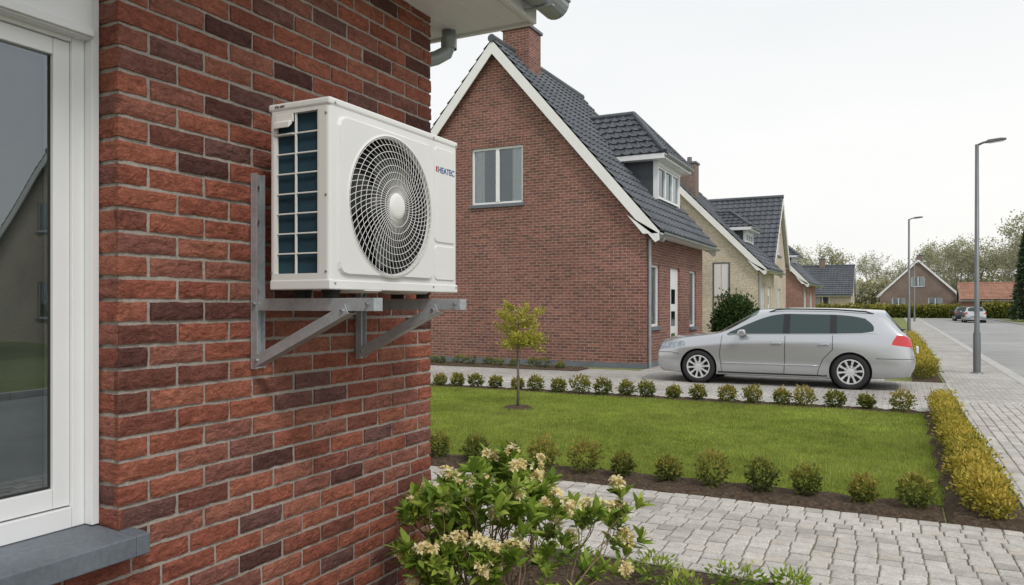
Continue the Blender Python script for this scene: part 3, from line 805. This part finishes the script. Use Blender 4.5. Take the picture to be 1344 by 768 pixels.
h2=gable_house('cream_house',(-9.5,34.8,0),0,8.2,5.0,3.35,1.02,m_brick_cream,
   openings=[('F',-.6,.8,4.2,5.4,1),('R',.8,2.0,1.,2.5,1),('R',3,3.9,.02,2.4,'door')],chim=(.9,.8,.7,8.1),ovx=.4,dormers=[(3.2,1.6,3.6,5.0,6.0)])
h2b=gable_house('cream_house',(-5.6,43.2,0),math.pi/2,5.6,7.5,3.9,1.15,m_brick_cream,openings=[('F',-.6,.6,1,2.4,1),('F',-.6,.6,4.2,5.4,1)],ovx=.35)
h3=gable_house('brick_house',(-9.5,53.0,0),0,8.2,9.0,3.2,1.06,m_brick_red2,
   openings=[('F',-.7,.7,4.2,5.4,1),('F',1.6,2.8,1,2.4,1),('R',1,2.4,1,2.4,1),('R',5,6.4,1,2.4,1)],chim=(.5,5,.7,8.6),dormers=[(3.1,2.5,5.0,4.8,6.2)])
h4=gable_house('bungalow',(-4.0,88,0),math.pi/2,7.5,9,2.7,.75,m_brick_cream,openings=[('F',-1.2,.2,1,2.4,1),('L',2,3.4,1,2.4,1),('L',5,6.4,1,2.4,1)],chim=(0,3,.6,6.4))
h5=gable_house('brown_brick_house',(2.8,118,0),0,9.4,9,3.0,.98,m_brick_brown,openings=[('F',-.8,.8,4.0,5.4,1),('F',-3.2,-1.6,1,2.5,1),('F',1.2,2.9,.6,2.5,1)],chim=(.3,6,.7,8.6))
h6=gable_house('orange_roof_house',(17.5,115,0),math.pi/2,6,10,2.3,.62,m_brick_red2,tmat=m_tile_or,openings=[('L',1,2.4,.9,2.1,1),('L',4,5.4,.9,2.1,1),('L',7,8.4,.9,2.1,1)])
for (yy,mm) in ((5.5,m_brick_far),(19,m_brick_cream),(33,m_brick_red2)):
    gable_house('street_house',(25.5,yy,0),0,9,8,3.4,.9,mm,openings=[('L',1,2.8,1,2.5,1),('L',4,5,.02,2.4,'door'),('L',5.8,7.2,1,2.5,1),('F',-1,1,1,2.5,1),('F',-1,1,4.5,5.7,1)],chim=(.4,4,.8,8.6))
nb_=empty('notice_board',(-5.0,25.6,0))
b=MB(); b.box(-5.42,-5.37,25.58,25.63,0,2.95); b.box(-4.9,-4.85,25.58,25.63,0,2.95); b.box(-5.369,-4.901,25.59,25.62,1.78,1.83); b.box(-5.369,-4.901,25.59,25.62,2.9,2.95); b.build('posts',m_lampm,nb_)
b=MB(); b.box(-5.36,-5.16,25.6,25.61,1.84,2.89); b.box(-5.12,-4.91,25.6,25.61,1.84,2.89); b.build('panel',m_whitep,nb_)

# ------------------------------------------------------------------ street lamps
def lamp(x,y,h):
    e=empty('street_lamp',(x,y,0)); b=MB()
    b.lathe([(.075,0),(.075,.9),(.055,.95),(.038,h-.03),(.001,h-.02)],(x,y,0),'z',16)
    b.tube([(x,y,h-.05),(x+.12,y,h),(x+.22,y,h+.02)],.025,8); b.lathe([(.13,-.02),(.13,.015),(.08,.03)],(x,y,0),'z',16)
    b.build('pole',m_lampm,e,smooth=True)
    b=MB(); b.prism([(x+.15,h),(x+.2,h+.05),(x+.45,h+.07),(x+.56,h+.055),(x+.56,h+.03),(x+.2,h-.01)],y-.085,y+.085); b.build('lamp_head',m_lampm,e,bevel=.01)
    b=MB(); b.prism([(x+.24,h-.014),(x+.52,h+.016),(x+.52,h+.006),(x+.24,h-.022)],y-.06,y+.06); b.build('lamp_lens',m_white,e)
    b=MB(); b.box(x-.078,x-.07,y-.03,y+.03,.35,.75); b.build('access_door',m_zinc,e)
lamp(1.65,20.1,5.2); lamp(.55,38.4,5.4); lamp(1.6,80,5.4)

# ------------------------------------------------------------------ cars
m_silver=M('car_paint_silver',(.50,.515,.535),.25,.6,coat=.9)
m_cardark=M('car_paint_dark',(.03,.035,.045),.3,.3,coat=.8)
m_carglass=glass_mat('car_glass',(.014,.026,.024),.04,.01)
m_blk=M('black_trim',(.012,.012,.013),.35)
m_tyre=M('tyre',(.022,.022,.023),.85)
m_alloy=M('alloy',(.66,.67,.68),.35,.35)
m_tail=M('tail_light',(.55,.010,.014),.15,coat=1)
m_head=M('head_light',(.30,.33,.36),.08,.5,coat=1,nz=(18,.5))
m_chrome=M('chrome',(.75,.75,.76),.12,1)
m_plate=M('plate',(.75,.74,.72),.4)
def car(name,ox,cy,rot=0,paint=m_silver,zoff=0.0):
    e=empty(name,(ox,cy,zoff),rot,True)
    S=[]
    def st(us,lst): S.append([(us if a[0] is None else a[0],a[1],a[2]) for a in lst])
    S.append([(.02,.54,.24),(-.03,.60,.32),(-.06,.60,.46),(-.05,.59,.62),(-.03,.55,.74),(.01,.47,.795),(.01,.38,.805),(-.02,.18,.815),(-.03,0,.82)])
    S.append([(.05,.72,.21),(-.02,.77,.31),(-.04,.78,.46),(-.01,.775,.63),(.03,.73,.755),(.07,.63,.825),(.07,.50,.84),(.03,.25,.855),(.02,0,.86)])
    st(.26,[(None,.80,.20),(.23,.87,.31),(.20,.885,.48),(.23,.875,.67),(.28,.81,.80),(.28,.73,.86),(.27,.62,.88),(.24,.30,.90),(.23,0,.905)])
    st(.58,[(None,.82,.18),(None,.885,.31),(None,.90,.50),(None,.89,.72),(None,.835,.86),(None,.755,.905),(None,.66,.925),(None,.33,.945),(None,0,.95)])
    st(.97,[(None,.82,.18),(None,.89,.31),(None,.905,.51),(None,.897,.77),(None,.845,.915),(None,.78,.945),(None,.71,.965),(None,.36,.985),(None,0,.99)])
    st(1.33,[(None,.82,.18),(None,.89,.31),(None,.905,.52),(None,.897,.80),(1.36,.85,.955),(1.35,.80,.972),(1.27,.745,.982),(1.13,.38,1.0),(1.08,0,1.003)])
    st(1.85,[(None,.82,.18),(None,.89,.31),(None,.905,.52),(None,.900,.82),(1.88,.855,.972),(2.12,.675,1.355),(2.02,.625,1.41),(1.92,.32,1.455),(1.89,0,1.465)])
    st(2.44,[(None,.82,.18),(None,.89,.31),(None,.905,.53),(None,.900,.83),(None,.855,.98),(None,.665,1.385),(None,.61,1.45),(None,.31,1.488),(None,0,1.495)])
    st(2.53,[(None,.82,.18),(None,.89,.31),(None,.905,.53),(None,.900,.83),(None,.855,.982),(None,.665,1.387),(None,.61,1.452),(None,.31,1.49),(None,0,1.497)])
    st(3.27,[(None,.82,.18),(None,.89,.31),(None,.905,.54),(None,.900,.85),(None,.85,.998),(None,.66,1.375),(None,.605,1.445),(None,.3,1.48),(None,0,1.49)])
    st(3.35,[(None,.82,.18),(None,.89,.31),(None,.905,.54),(None,.900,.85),(None,.85,1.0),(None,.658,1.372),(None,.603,1.442),(None,.3,1.478),(None,0,1.487)])
    st(3.93,[(None,.81,.20),(None,.885,.32),(None,.90,.55),(None,.89,.86),(4.14,.825,1.03),(3.86,.650,1.335),(3.95,.592,1.41),(4.0,.3,1.45),(4.02,0,1.46)])
    st(4.26,[(None,.80,.22),(None,.87,.33),(None,.885,.56),(None,.868,.83),(4.36,.80,1.03),(4.19,.655,1.29),(4.16,.59,1.385),(4.16,.3,1.435),(4.17,0,1.445)])
    S.append([(4.52,.77,.25),(4.58,.83,.35),(4.62,.83,.57),(4.54,.81,.80),(4.51,.765,.985),(4.47,.72,1.02),(4.45,.67,1.035),(4.47,.34,1.045),(4.48,0,1.05)])
    S.append([(4.60,.62,.27),(4.69,.69,.36),(4.72,.69,.55),(4.62,.68,.77),(4.58,.63,.95),(4.56,.57,.975),(4.55,.48,.985),(4.57,.26,.99),(4.58,0,.995)])
    nS=len(S)
    vs=[];fs=[];ms=[]
    for s in S:
        ring=[(u,y,z) for u,y,z in s]+[(s[i][0],-s[i][1],s[i][2]) for i in range(7,-1,-1)]+[(s[0][0],-s[0][1]*.5,s[0][2]-.01),(s[0][0],s[0][1]*.5,s[0][2]-.01)]
        vs+=ring
    n=19
    def mat(si,k):
        if k<8: r=k
        elif k<16: r=15-k
        else: return 2
        if r==4 and 5<=si<=10:
            return 2 if si in (7,9) else 1
        if 6<=r<=7 and si in (5,12): return 1
        if r==3 and si in (12,13): return 3
        if r==3 and si in (0,1,2): return 4
        return 0
    for si in range(nS-1):
        for k in range(n):
            a=si*n+k; b2=si*n+(k+1)%n; fs.append((a,b2,b2+n,a+n)); ms.append(mat(si,k))
    fs.append(tuple(range(n-1,-1,-1))); ms.append(0)
    fs.append(tuple((nS-1)*n+k for k in range(n))); ms.append(0)
    me=bpy.data.meshes.new('body'); me.from_pydata(vs,[],fs)
    for m_ in (paint,m_carglass,m_blk,m_tail,m_head): me.materials.append(m_)
    me.polygons.foreach_set('material_index',ms)
    bm=bmesh.new(); bm.from_mesh(me); bmesh.ops.recalc_face_normals(bm,faces=bm.faces)
    cl=bm.edges.layers.float.new('crease_edge')
    bm.verts.ensure_lookup_table()
    for ed in bm.edges:
        if len(ed.link_faces)==2 and ed.link_faces[0].material_index!=ed.link_faces[1].material_index: ed[cl]=.5
        i0,i1=ed.verts[0].index,ed.verts[1].index
        # cowl line and shoulder line creases
        if i0//n==5 and i1//n==5 and all((i%n) in range(6,11) for i in (i0,i1)): ed[cl]=.6
        if (i0%n)==(i1%n) and (i0%n) in (3,13): ed[cl]=max(ed[cl],.35)
    bm.to_mesh(me); bm.free()
    ob=bpy.data.objects.new('tmpcar',me); coll.objects.link(ob)
    sb=ob.modifiers.new('s','SUBSURF'); sb.levels=3; sb.render_levels=3
    dg=bpy.context.evaluated_depsgraph_get(); dg.update()
    me2=bpy.data.meshes.new_from_object(ob.evaluated_get(dg)); bpy.data.objects.remove(ob,do_unlink=True)
    bm=bmesh.new(); bm.from_mesh(me2); bvh=BVHTree.FromBMesh(bm); bm.free()
    cuts=[]; WU=(.84,3.60); WR=.325
    for u in WU:
        for s in (1,-1): cuts.append(cyl((u,s*.86,WR),.362,.44,'y',48))
    me3=bool_mesh(me2,cuts); me3.name='body'
    me3.shade_smooth()
    try: me3.set_sharp_from_angle(angle=math.radians(38))
    except Exception: pass
    ob=bpy.data.objects.new('body',me3); coll.objects.link(ob); ob.parent=e
    t=MB(); al=MB(); dk=MB()
    for u in WU:
        for s in (1,-1):
            c=(u,s*.89,WR)
            t.lathe([(.222,-.02),(.238,-.004),(.285,-.002),(.312,-.014),(.325,-.045),(.325,-.17),(.31,-.2),(.22,-.2)],c,'y',40,sgn=s)
            al.lathe([(.228,-.03),(.228,-.006),(.214,-.002),(.207,-.012),(.205,-.09)],c,'y',40,sgn=s)
            al.lathe([(.001,-.012),(.045,-.014),(.055,-.024),(.055,-.07)],c,'y',20,sgn=s)
            for k in range(10):
                a=2*math.pi*k/10+.1
                vs=[]
                for (r,w_,yy) in ((.04,.020,-.018),(.13,.014,-.014),(.212,.024,-.008)):
                    for (dw,dy) in ((-w_,0),(w_,0),(w_,-.04),(-w_,-.04)):
                        px=r*math.cos(a)-dw*math.sin(a); pz=r*math.sin(a)+dw*math.cos(a)
                        vs.append((c[0]+px,c[1]+s*(yy+dy),c[2]+pz))
                fs=[(i*4+j,i*4+(j+1)%4,(i+1)*4+(j+1)%4,(i+1)*4+j) for i in range(2) for j in range(4)]+[(0,1,2,3),(8,9,10,11)]
                al.add(vs,fs)
            dk.lathe([(.001,-.085),(.2,-.09)],c,'y',32,sgn=s)
            al.lathe([(.06,-.078),(.11,-.078),(.11,-.083)],c,'y',32,sgn=s)
            dk.lathe([(.361,.0),(.361,-.21),(.001,-.21)],(u,s*.86,WR),'y',40,sgn=s)
    t.build('tyres',m_tyre,e,smooth=True); al.build('alloy_wheels',m_alloy,e); dk.build('wheel_housings',m_blk,e)
    def proj(pts,s,rad,mb,off=0,n=16,seg=5):
        out=[]
        for i in range(len(pts)-1):
            for q in range(n+1 if i==len(pts)-2 else n):
                f=q/n; u=pts[i][0]*(1-f)+pts[i+1][0]*f; z=pts[i][1]*(1-f)+pts[i+1][1]*f
                h=bvh.ray_cast(Vector((u,s*3,z)),Vector((0,-s,0)))
                if h[0] is not None: out.append(h[0]+h[1]*off)
        if len(out)>1: mb.tube(out,rad,seg)
    tr=MB(); ch=MB(); bd=MB()
    for s in (1,-1):
        proj([(1.30,.95),(1.26,.60),(1.30,.24)],s,.0055,tr)
        proj([(2.47,.965),(2.47,.5),(2.45,.24)],s,.0055,tr)
        proj([(3.30,.985),(3.30,.72),(3.14,.55),(3.06,.35),(3.04,.24)],s,.0055,tr)
        proj([(1.22,.235),(3.20,.235)],s,.016,tr)
        proj([(4.02,.58),(4.66,.58)],s,.005,tr)
        proj([(.0,.60),(.30,.60),(.46,.57)],s,.005,tr)
        proj([(1.40,.972),(2.45,.992),(3.3,1.008),(4.08,1.035)],s,.008,ch)
        proj([(1.3,.42),(3.05,.42)],s,.014,bd)
        for (a,b_) in ((2.22,2.40),(3.06,3.24)): proj([(a,.815),(b_,.82)],s,.014,bd,off=.018,n=6,seg=8)
        pts=[]
        for i in range(15):
            u=2.15+i*(3.98-2.15)/14
            h=bvh.ray_cast(Vector((u,s*.585,3)),Vector((0,0,-1)))
            if h[0] is not None: pts.append(h[0]+Vector((0,0,.028 if 0<i<14 else -.005)))
        tr.tube(pts,.014,8)
        mb_=MB(); mb_.prism([(1.60,.96),(1.64,1.07),(1.76,1.08),(1.79,.99),(1.74,.95)],s*.90,s*1.06); mb_.build('door_mirror',paint,e,bevel=.03,rec=True)
        tr.box(1.68,1.75,min(s*.83,s*.91),max(s*.83,s*.91),.96,.985)
    bd.build('side_trim',paint,e,smooth=True); tr.build('seams_and_rails',m_blk,e,smooth=True); ch.build('window_trim',m_chrome,e,smooth=True)
    g=MB(); g.box(-.085,.0,-.36,.36,.52,.68); g.box(-.07,0,-.5,.5,.28,.36); g.build('grille',m_blk,e,bevel=.02)
    g=MB(); g.box(-.10,-.086,-.26,.26,.38,.48); g.box(4.68,4.715,-.26,.26,.66,.77); g.build('number_plates',m_plate,e,bevel=.004)
    g=MB(); g.box(4.44,4.50,-.2,.2,1.08,1.10); g.tube([(3.75,.1,1.49),(3.85,.1,1.54)],.01,6); g.build('rear_details',m_blk,e)
    return e
car('parked_car',-4.33,16.03)
car('parked_car',6.6,86,-math.pi/2,m_silver,-.12)
car('parked_car',6.3,94,-math.pi/2,m_cardark,-.12)

# ------------------------------------------------------------------ vegetation
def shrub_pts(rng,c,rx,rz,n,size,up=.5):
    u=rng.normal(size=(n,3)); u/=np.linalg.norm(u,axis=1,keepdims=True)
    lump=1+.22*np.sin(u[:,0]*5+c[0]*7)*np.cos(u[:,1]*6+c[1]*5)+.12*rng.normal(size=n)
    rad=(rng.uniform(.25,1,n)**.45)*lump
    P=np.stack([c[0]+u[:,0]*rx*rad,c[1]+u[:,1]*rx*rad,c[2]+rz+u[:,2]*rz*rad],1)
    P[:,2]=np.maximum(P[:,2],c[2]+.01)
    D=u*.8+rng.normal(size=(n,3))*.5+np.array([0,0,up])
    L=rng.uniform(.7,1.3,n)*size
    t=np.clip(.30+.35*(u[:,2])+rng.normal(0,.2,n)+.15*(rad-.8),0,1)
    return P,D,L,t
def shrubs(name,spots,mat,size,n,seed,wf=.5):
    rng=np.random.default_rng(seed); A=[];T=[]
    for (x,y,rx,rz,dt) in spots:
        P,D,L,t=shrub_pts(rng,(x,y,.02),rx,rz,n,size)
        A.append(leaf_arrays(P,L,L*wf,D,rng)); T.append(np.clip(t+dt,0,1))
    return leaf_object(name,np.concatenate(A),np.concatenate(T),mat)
rs=random.Random(3)
sp=[]
for i in range(20):
    x=.155-.386*i+rs.uniform(-.04,.04); s=rs.uniform(.8,1.25); sp.append((x,6.5+rs.uniform(-.03,.03),.115*s,.125*s,rs.uniform(-.2,.35)))
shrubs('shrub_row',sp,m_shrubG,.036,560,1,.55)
sp=[]
for i in range(26):
    x=.05-.41*i+rs.uniform(-.05,.05); s=rs.uniform(.75,1.15); sp.append((x,12.3+rs.uniform(-.04,.04),.135*s,.13*s,rs.uniform(.0,.4)))
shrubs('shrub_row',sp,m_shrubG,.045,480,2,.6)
sp=[]; y=6.4
while y<12.9:
    s=rs.uniform(.8,1.2); sp.append((.6+rs.uniform(-.05,.05),y,.155*s,.13*s,rs.uniform(-.25,.25))); y+=.17
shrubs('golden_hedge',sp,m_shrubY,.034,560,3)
sp=[]; y=17.8
while y<36:
    s=rs.uniform(.8,1.2); sp.append((.55+rs.uniform(-.06,.06),y,.26*s,.19*s,rs.uniform(-.2,.15))); y+=.35
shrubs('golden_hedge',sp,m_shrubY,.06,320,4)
sp=[]
for i in range(14): 
    s=rs.uniform(.6,1.1); sp.append((-12.6+.42*i,16.9+rs.uniform(-.2,.2),.16*s,.12*s,rs.uniform(-.2,.2)))
shrubs('bedding_plants',sp,m_shrubG,.05,200,5)
shrubs('round_bush',[(-3.95,21.5,.60,.86,0)],m_bushD,.09,9000,6,.6)
sp=[(-1.2,4.12,.13,.07,.2),(-.75,4.2,.15,.06,.1),(-.98,3.95,.10,.06,.3),(-1.75,4.15,.14,.08,.1),(-.5,4.3,.10,.05,.2)]
shrubs('ground_cover_plants',sp,m_leafA,.040,170,8,.4)
rng=np.random.default_rng(44); K=1500
P=np.stack([rng.uniform(-2.1,.8,K),rng.uniform(2.5,4.43,K),rng.uniform(.028,.045,K)],1); D=rng.normal(size=(K,3)); D[:,2]*=.25
L=rng.uniform(.012,.035,K)
leaf_object('leaf_litter',leaf_arrays(P,L,L*.5,D,rng),rng.uniform(0,1,K),M('dry_leaf',rough=.8,ramp=[(.10,.06,.035),(.22,.14,.08),(.16,.12,.06)]))
def hedge(name,x0,x1,y,h,dp,mat,n,size,seed):
    rng=np.random.default_rng(seed); K=n
    P=np.stack([rng.uniform(x0,x1,K),y+rng.uniform(-dp,dp,K),rng.uniform(0,1,K)**.8*h*(1+.15*np.sin(rng.uniform(0,9,K)))],1)
    D=rng.normal(size=(K,3)); L=rng.uniform(.7,1.3,K)*size
    return leaf_object(name,leaf_arrays(P,L,L*.6,D,rng),np.clip(P[:,2]/h*.6+rng.normal(0,.2,K)+.1,0,1),mat)
hedge('garden_hedge',-4.5,7.5,111,1.3,.6,m_shrubG,9000,.35,21)
hedge('garden_hedge',9.6,30,108,1.6,.8,m_shrubG,9000,.4,22)
hedge('garden_hedge',-18,-1,80,1.4,.6,m_shrubG,8000,.3,23)
hedge('distant_scrub',-70,80,136,5.0,4,m_far,42000,.7,24)

def tree_mesh(seed,h,trunk_r,spread,leafn,leafs,levels=4,mat=None,lean=0,wood=m_bark_far):
    r=random.Random(seed); b=MB(); tips=[]
    def grow(p,d,L,rad,lv):
        pts=[p]; rr_=[rad]; n=4; q=p.copy(); dd=d.copy()
        for i in range(n):
            dd=(dd+Vector((r.gauss(0,.12),r.gauss(0,.12),r.gauss(.03,.08)))).normalized()
            q=q+dd*(L/n); pts.append(q.copy()); rr_.append(rad*(1-.5*(i+1)/n))
        b.tube(pts,rr_,6 if lv<2 else 4,caps=False)
        if lv>=levels: tips.extend(pts[1:]); return
        if lv>=levels-1: tips.extend(pts[2:])
        nb=r.choice((3,4)) if lv<levels-1 else 3
        for k in range(nb):
            i=r.choice((2,3,4)) if lv else r.choice((2,3,3,4,4))
            a=r.uniform(0,2*math.pi); sp=r.uniform(.45,.95)*spread
            perp=dd.orthogonal().normalized(); perp.rotate(Matrix.Rotation(a,3,dd))
            nd=(dd+perp*sp).normalized()
            grow(pts[i],nd,L*r.uniform(.55,.78),rr_[i]*.62,lv+1)
        grow(pts[-1],dd,L*.62,rr_[-1]*.8,lv+1)
    grow(Vector((0,0,0)),Vector((lean,0,1)),h*.42,trunk_r,0)
    tp=np.array([tuple(t) for t in tips]); mz=tp[:,2].max(); sc=h/mz
    wood_v=[(v[0]*sc,v[1]*sc,v[2]*sc) for v in b.v]
    tp=tp*sc
    rng=np.random.default_rng(seed); idx=rng.integers(0,len(tp),leafn)
    P=tp[idx]+rng.normal(size=(leafn,3))*h*.022; D=rng.normal(size=(leafn,3))+np.array([0,0,.4]); L=rng.uniform(.6,1.3,leafn)*leafs
    hh=(P[:,2]-P[:,2].min())/(P[:,2].max()-P[:,2].min()); clump=np.sin(tp[idx][:,0]*9/h*3)*np.cos(tp[idx][:,1]*8/h*3)
    t=np.clip(.25+.4*hh+.18*clump+rng.normal(0,.15,leafn),0,1)
    V=leaf_arrays(P,L,L*.6,D,rng)
    wm=bpy.data.meshes.new('branches'); wm.from_pydata(wood_v,[],b.f); wm.materials.append(wood); wm.shade_smooth()
    lm=leaf_object('leaves',V,t,mat,obj=False)
    return wm,lm
def place(parent,meshes,x,y,z=0,s=1,rot=0):
    for nm,me in zip(('branches','foliage'),meshes):
        o=bpy.data.objects.new(nm,me); coll.objects.link(o); o.parent=parent
        o.location=(x,y,z); o.scale=(s,s,s); o.rotation_euler=(0,0,rot)
sap=empty('sapling_tree',(-5.0,10.13,0),0,True)
rt=random.Random(9); b=MB(); tips=[]
b.tube([(0,0,0),(.01,.005,.4),(-.005,0,.8),(.01,0,1.1),(.02,.01,1.5)],[.024,.020,.017,.012,.005],8)
for k in range(26):
    z0=rt.uniform(.85,1.44); a=rt.uniform(0,6.28); Lb=rt.uniform(.22,.50)*(1-.4*(z0-.85)/.6); p=Vector((.005,0,z0)); pts=[p]
    d=Vector((math.cos(a),math.sin(a),rt.uniform(.1,.6))).normalized()
    for i in range(5):
        d=(d+Vector((rt.gauss(0,.15),rt.gauss(0,.15),rt.gauss(.02,.12)))).normalized(); p=p+d*Lb/5; pts.append(p.copy())
        if i>0: tips.append(p.copy())
        if rt.random()<.6:
            dd=(d+Vector((rt.gauss(0,.6),rt.gauss(0,.6),rt.gauss(.1,.3)))).normalized(); q=p+dd*Lb*.3; b.tube([p,q],[.002,.001],4); tips.append(q); tips.append((p+q)/2)
    b.tube(pts,[.006,.005,.004,.003,.0025,.0015],5)
b.build('trunk_and_branches',m_wood,sap,smooth=True)
rng=np.random.default_rng(9); tp=np.array([tuple(t) for t in tips]); K=3200; ix=rng.integers(0,len(tp),K)
P=tp[ix]+rng.normal(size=(K,3))*.028; D=rng.normal(size=(K,3))+np.array([0,0,.3]); L=rng.uniform(.025,.055,K)
leaf_object('leaves',leaf_arrays(P,L,L*.6,D,rng),np.clip(rng.normal(.5,.25,K),0,1),m_sapl,sap)
b=MB(); n=26; vs=[(-5.0,10.13,.05)]+[(-5.0+.24*math.cos(2*math.pi*k/n)*(1+.1*math.sin(k*2.3)),10.13+.24*math.sin(2*math.pi*k/n)*(1+.1*math.sin(k*1.7)),.008) for k in range(n)]
vs2=[(-5.0+(v[0]+5.0)*.7,10.13+(v[1]-10.13)*.7,.052) for v in vs[1:]]
b.add(vs+vs2,[(1+k,1+(k+1)%n,1+n+(k+1)%n,1+n+k) for k in range(n)]+[(0,1+n+k,1+n+(k+1)%n) for k in range(n)]); b.build('mulch_ring',m_soil,uv=False)
vari=[tree_mesh(100+i,12,.20,.9,(1500,900,1900,500,1100)[i],.30,mat=m_far) for i in range(5)]
dt=empty('distant_trees',(0,0,0),0,True); rd=random.Random(17)
for i in range(74):
    x=-75+i*2.3+rd.uniform(-1.5,1.5); y=rd.uniform(138,165)
    place(dt,vari[rd.randrange(5)],x,y,-.1,rd.uniform(.75,1.12),rd.uniform(0,6.28))
for i in range(16):
    x=8+i*1.7+rd.uniform(-1,1); y=rd.uniform(122,134)
    place(dt,vari[rd.randrange(5)],x,y,-.1,rd.uniform(.8,1.15),rd.uniform(0,6.28))
for (x,y,s) in ((15,96,.9),(19,103,1.1),(13.2,93,.95),(24,110,1.1),(17,84,.85),(-12,112,.8),(-8,125,.9),(-18,100,.85)):
    t_=empty('deciduous_tree',(x,y,-.1),rd.uniform(0,6),True)
    mm=vari[rd.randrange(3)]
    place(t_,mm,0,0,0,s)
def conifer(x,y,h,rad,seed):
    e=empty('conifer_tree',(x,y,-.05),0,True); b=MB(); b.lathe([(.16,0),(.10,h*.5),(.02,h)],(0,0,0),'z',8); b.build('trunk',m_wood,e)
    rng=np.random.default_rng(seed); K=9000; z=rng.uniform(0,1,K)**1.1; a=rng.uniform(0,2*np.pi,K); tier=1-.25*((z*14)%1)
    rr_=rad*(1-z)**.8*tier*rng.uniform(.45,1.08,K); P=np.stack([rr_*np.cos(a),rr_*np.sin(a),.3+z*(h-.3)],1)
    D=np.stack([np.cos(a),np.sin(a),rng.normal(-.1,.4,K)],1)+rng.normal(size=(K,3))*.4; L=rng.uniform(.2,.45,K)
    leaf_object('foliage',leaf_arrays(P,L,L*.4,D,rng),np.clip(.3+.5*(rr_/rad-.2)+rng.normal(0,.2,K),0,1),m_conif,e)
conifer(11.2,85,9.6,1.6,1); conifer(14,90,8.2,1.6,2); conifer(-14,96,7,1.6,3)

# ------------------------------------------------------------------ azalea bush
az=empty('azalea_bush',(-1.52,2.88,0))
ra=random.Random(31); b=MB(); clusters=[]; sideleaf=[]
def grow2(p,d,L,rad,lv,maxlv):
    pts=[p.copy()]; rr_=[rad]; n=5; q=p.copy()
    for i in range(n):
        d=(d+Vector((ra.gauss(0,.18),ra.gauss(0,.18),ra.gauss(.06,.12)))).normalized()
        if q.x<-1.98: d.x=abs(d.x)
        if q.y<2.50: d.y=abs(d.y)
        q=q+d*(L/n); pts.append(q.copy()); rr_.append(rad*(1-.4*(i+1)/n))
        if lv>=maxlv and ra.random()<.6: sideleaf.append((q.copy(),d.copy()))
    b.tube(pts,rr_,6,caps=False)
    if lv>=maxlv: clusters.append((q.copy(),d.copy())); return
    for k in range(ra.choice((1,2,2))):
        i=ra.choice((3,4,5)); a=ra.uniform(0,6.28); perp=d.orthogonal().normalized(); perp.rotate(Matrix.Rotation(a,3,d))
        nd=(d+perp*ra.uniform(.45,.95)+Vector((0,0,.15))).normalized()
        grow2(pts[i],nd,L*ra.uniform(.5,.8),rr_[i]*.72,lv+1,maxlv)
    grow2(q,d,L*.55,rr_[-1]*.8,lv+1,maxlv)
for k in range(13):
    a=2*math.pi*k/13+ra.uniform(-.3,.3); tilt=ra.uniform(.2,.80)
    bx=Vector((-1.52+.07*math.cos(a),2.88+.07*math.sin(a),.02))
    grow2(bx,Vector((math.cos(a)*tilt*.9,math.sin(a)*tilt,1)).normalized(),ra.uniform(.34,.49),.012,0,3)
for k in range(9):
    a=2*math.pi*k/9+ra.uniform(-.3,.3)
    bx=Vector((-1.55+.12*math.cos(a),2.86+.12*math.sin(a),.02))
    grow2(bx,Vector((math.cos(a)*.9,math.sin(a)*.9,1)).normalized(),ra.uniform(.28,.36),.009,0,2)
b.build('stems',m_stem,az,smooth=True)
def big_leaf(p,d,L,W,droop):
    side=d.cross(Vector((0,0,1)))
    side=side.normalized() if side.length>.05 else Vector((1,0,0))
    side.rotate(Matrix.Rotation(ra.uniform(-.7,.7),3,d)); n=side.cross(d).normalized()
    vs=[]; ws=(.15,.75,1.0,.7,.04)
    for i,wf in enumerate(ws):
        f=i/4; c=p+d*L*f+n*(-droop*L*f*f)
        vs+= [c-side*W*wf*.5+n*W*.16*wf, c-n*W*.02, c+side*W*wf*.5+n*W*.16*wf]
    fs=[]
    for i in range(4):
        o=i*3; fs+=[(o,o+1,o+4,o+3),(o+1,o+2,o+5,o+4)]
    return vs,fs
lf=MB(); fl=MB()
for (p,d) in clusters:
    if p.x<-2.08: continue
    flower=ra.random()<.27
    d=(d+Vector((0,0,.4))).normalized()
    nl=ra.randint(7,11); base=ra.gauss(.48,.15)
    for k in range(nl):
        a=2*math.pi*k/nl+ra.uniform(-.3,.3); perp=d.orthogonal().normalized(); perp.rotate(Matrix.Rotation(a,3,d))
        up=ra.uniform(.5,1.8); dd=(d*up+perp).normalized()
        L=ra.uniform(.045,.065) if up>1.3 else ra.uniform(.055,.09)
        v,f_=big_leaf(p-d*ra.uniform(0,.035),dd,L,L*ra.uniform(.32,.42),ra.uniform(.0,.25)); lf.add(v,f_,0,min(1,max(0,base+ra.gauss(.02,.14)+(.25 if up>1.3 else 0))))
    if flower:
        for q in range(ra.randint(8,13)):
            fd=(d+Vector((ra.gauss(0,.8),ra.gauss(0,.8),ra.gauss(.1,.5)))).normalized(); c=p+d*.025+fd*ra.uniform(.015,.04)
            sz=ra.uniform(.016,.025)
            for k in range(5):
                perp=fd.orthogonal().normalized(); perp.rotate(Matrix.Rotation(2*math.pi*k/5+ra.uniform(-.2,.2),3,fd))
                v,f_=big_leaf(c,(fd*ra.uniform(.3,.8)+perp).normalized(),sz,sz*.65,.2); fl.add(v,f_,0,ra.random())
for (p,d) in sideleaf:
    for q in range(2):
        perp=d.orthogonal().normalized(); perp.rotate(Matrix.Rotation(ra.uniform(0,6.28),3,d)); dd=(d*.7+perp).normalized()
        L=ra.uniform(.03,.055); v,f_=big_leaf(p,dd,L,L*.4,.2); lf.add(v,f_,0,min(1,max(0,ra.gauss(.45,.2))))
lf.build('leaves',m_leafA,az,smooth=True,uv=False); fl.build('flowers',m_petal,az,smooth=True,uv=False)
print('clusters',len(clusters))
